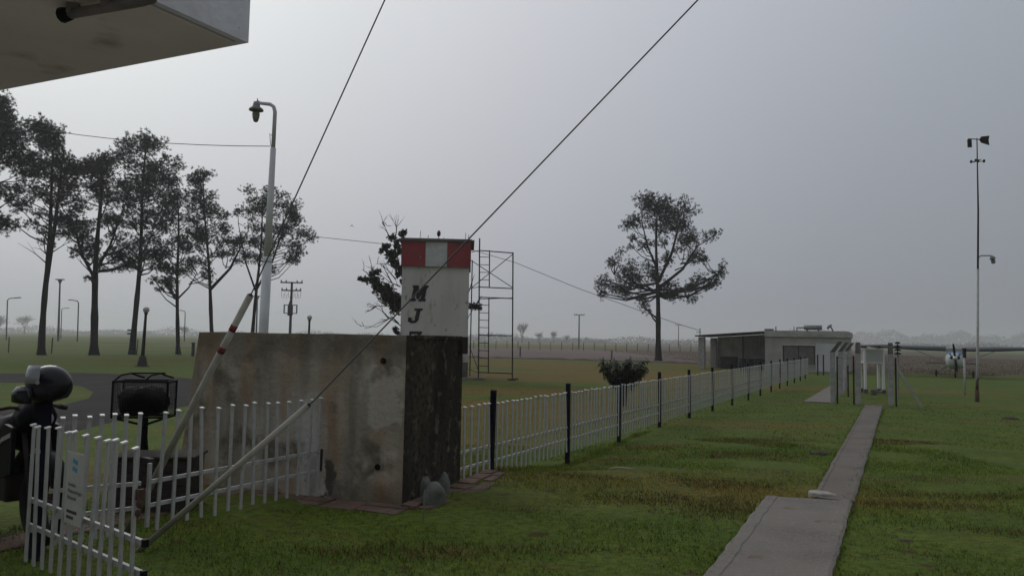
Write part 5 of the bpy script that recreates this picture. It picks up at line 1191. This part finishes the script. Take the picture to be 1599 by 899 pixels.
p = at(549.5, 352, 45); t = thing('bird', 'tiny dark bird flying in the grey sky left of the tower', 'bird', p, .3)
b = MB(); b.ball((0, 0, 0), (.035, .09, .04), 8, 6)
b.add([(0, .03, .01), (0, -.05, .01), (-.12, -.03, -.09), (-.10, .02, -.085), (0, -.01, .03)], [(0, 1, 4), (1, 2, 4), (2, 3, 4), (3, 0, 4), (0, 3, 2, 1)])
b.add([(0, .03, .01), (0, -.05, .01), (.12, -.03, -.09), (.10, .02, -.085), (0, -.01, .03)], [(1, 0, 4), (2, 1, 4), (3, 2, 4), (0, 3, 4), (1, 2, 3, 0)])
b.add([(-.02, -.08, 0), (.02, -.08, 0), (.035, -.17, 0), (-.035, -.17, 0), (0, -.1, .012)], [(0, 1, 4), (1, 2, 4), (2, 3, 4), (3, 0, 4), (3, 2, 1, 0)])
b.build('body', 'black', t)

# ------------------------------------------------------------------ bare trees and treelines in the fog
def bare_tree(px, py, topy, Y, label, spread=.55, seed=0, dense=5):
    r = random.Random(seed); p = at(px, py, Y); p.z = 0; h = at(px, topy, Y).z
    t = thing('bare_tree', label, 'tree', p, 0, 'leafless trees in the mist')
    b = MB(); b.tube([(0, 0, -.2), (0, 0, h * .3)], [h * .03, h * .022], 6); b.build('trunk', 'twig', t)
    b = MB()
    def grow(s, d_, l_, rr, lev):
        e = s + d_ * l_; b.tube([s, e], [rr, rr * .65], 3, False)
        if lev == 0: return
        for _ in range(dense if lev > 1 else 4):
            nd = (d_ + Vector((r.gauss(0, spread), r.gauss(0, spread), r.gauss(.15, .25)))).normalized(); grow(s + d_ * l_ * r.uniform(.55, 1), nd, l_ * r.uniform(.55, .8), rr * .55, lev - 1)
    for k in range(dense + 1):
        a = r.uniform(0, 6.28); grow(Vector((0, 0, h * r.uniform(.15, .3))), Vector((math.cos(a) * spread * .8, math.sin(a) * spread * .8, 1)).normalized(), h * .32, h * .013, 3)
    b.build('crown', 'twig', t); return t
bare_tree(815, 536, 503, 560, 'tallest fan shaped leafless tree in the mist beyond the scaffold', .38, 1)
bare_tree(841, 536, 516, 560, 'small leafless tree right beside the fan shaped misty tree', .5, 2)
bare_tree(865, 536, 515, 580, 'leafless misty tree third along from the scaffold', .5, 3)
bare_tree(884, 536, 521, 600, 'low leafless misty tree just left of the T shaped pole', .6, 4)
bare_tree(915, 537, 525, 800, 'tiny round misty tree right of the T shaped pole', .6, 5)
bare_tree(38, 522, 489, 600, 'round leafless tree faint in the mist between the lamp and forked pine', .7, 6)
bare_tree(-4, 522, 487, 600, 'leafless misty tree cut by the left picture edge', .7, 7)
bare_tree(287, 528, 507, 420, 'small leafless shrub like tree under the faint curved lamp', .6, 8)
def treeline(x0, x1, Y, h0, h1, n, label, seed):
    r = np.random.default_rng(seed); x = r.uniform(x0, x1, n)
    env = h0 + (h1 - h0) * (.5 + .5 * np.sin(x * .021 + seed) * np.sin(x * .0537 + 1 + seed)) * r.uniform(.55, 1, n)
    z = env * r.uniform(0, 1, n) ** 1.2; y = Y + r.uniform(-18, 18, n)
    V, F_ = bursts(np.column_stack([x, y, z]), h0 * .14 + .7, 7, .16 + .05 * h0)
    o = link('treeline', npmesh('treeline', V, F_, 'twig')); o['kind'] = 'stuff'; o['label'] = label; o['category'] = 'treeline'
treeline(-800, 120, 950, 2.5, 12, 14000, 'low misty line of far trees on the horizon behind the pines', 1)
treeline(-60, 700, 900, 3, 11, 12000, 'low misty line of far trees behind the ploughed field', 2)
treeline(700, 2300, 1900, 26, 50, 11000, 'added tree mass standing in for the dark fog bank behind the aircraft', 3)  # trees added to give the dark band of a fog bank

# ------------------------------------------------------------------ the fog itself
b = MB(); b.box((0, 1350, 25), (5600, 3100, 53)); hz_ = b.build('haze', 'white')
hm = bpy.data.materials.new('fog_air'); hm.use_nodes = True; hm.node_tree.nodes.clear(); hn = hm.node_tree.nodes
ho = hn.new('ShaderNodeOutputMaterial'); pv = hn.new('ShaderNodeVolumePrincipled')
pv.inputs['Color'].default_value = (.93, .94, .96, 1); pv.inputs['Density'].default_value = .00065; pv.inputs['Anisotropy'].default_value = .45
hm.node_tree.links.new(pv.outputs[0], ho.inputs['Volume'])
hz_.data.materials.clear(); hz_.data.materials.append(hm); hz_['kind'] = 'stuff'; hz_['label'] = 'pale fog over the whole airfield'
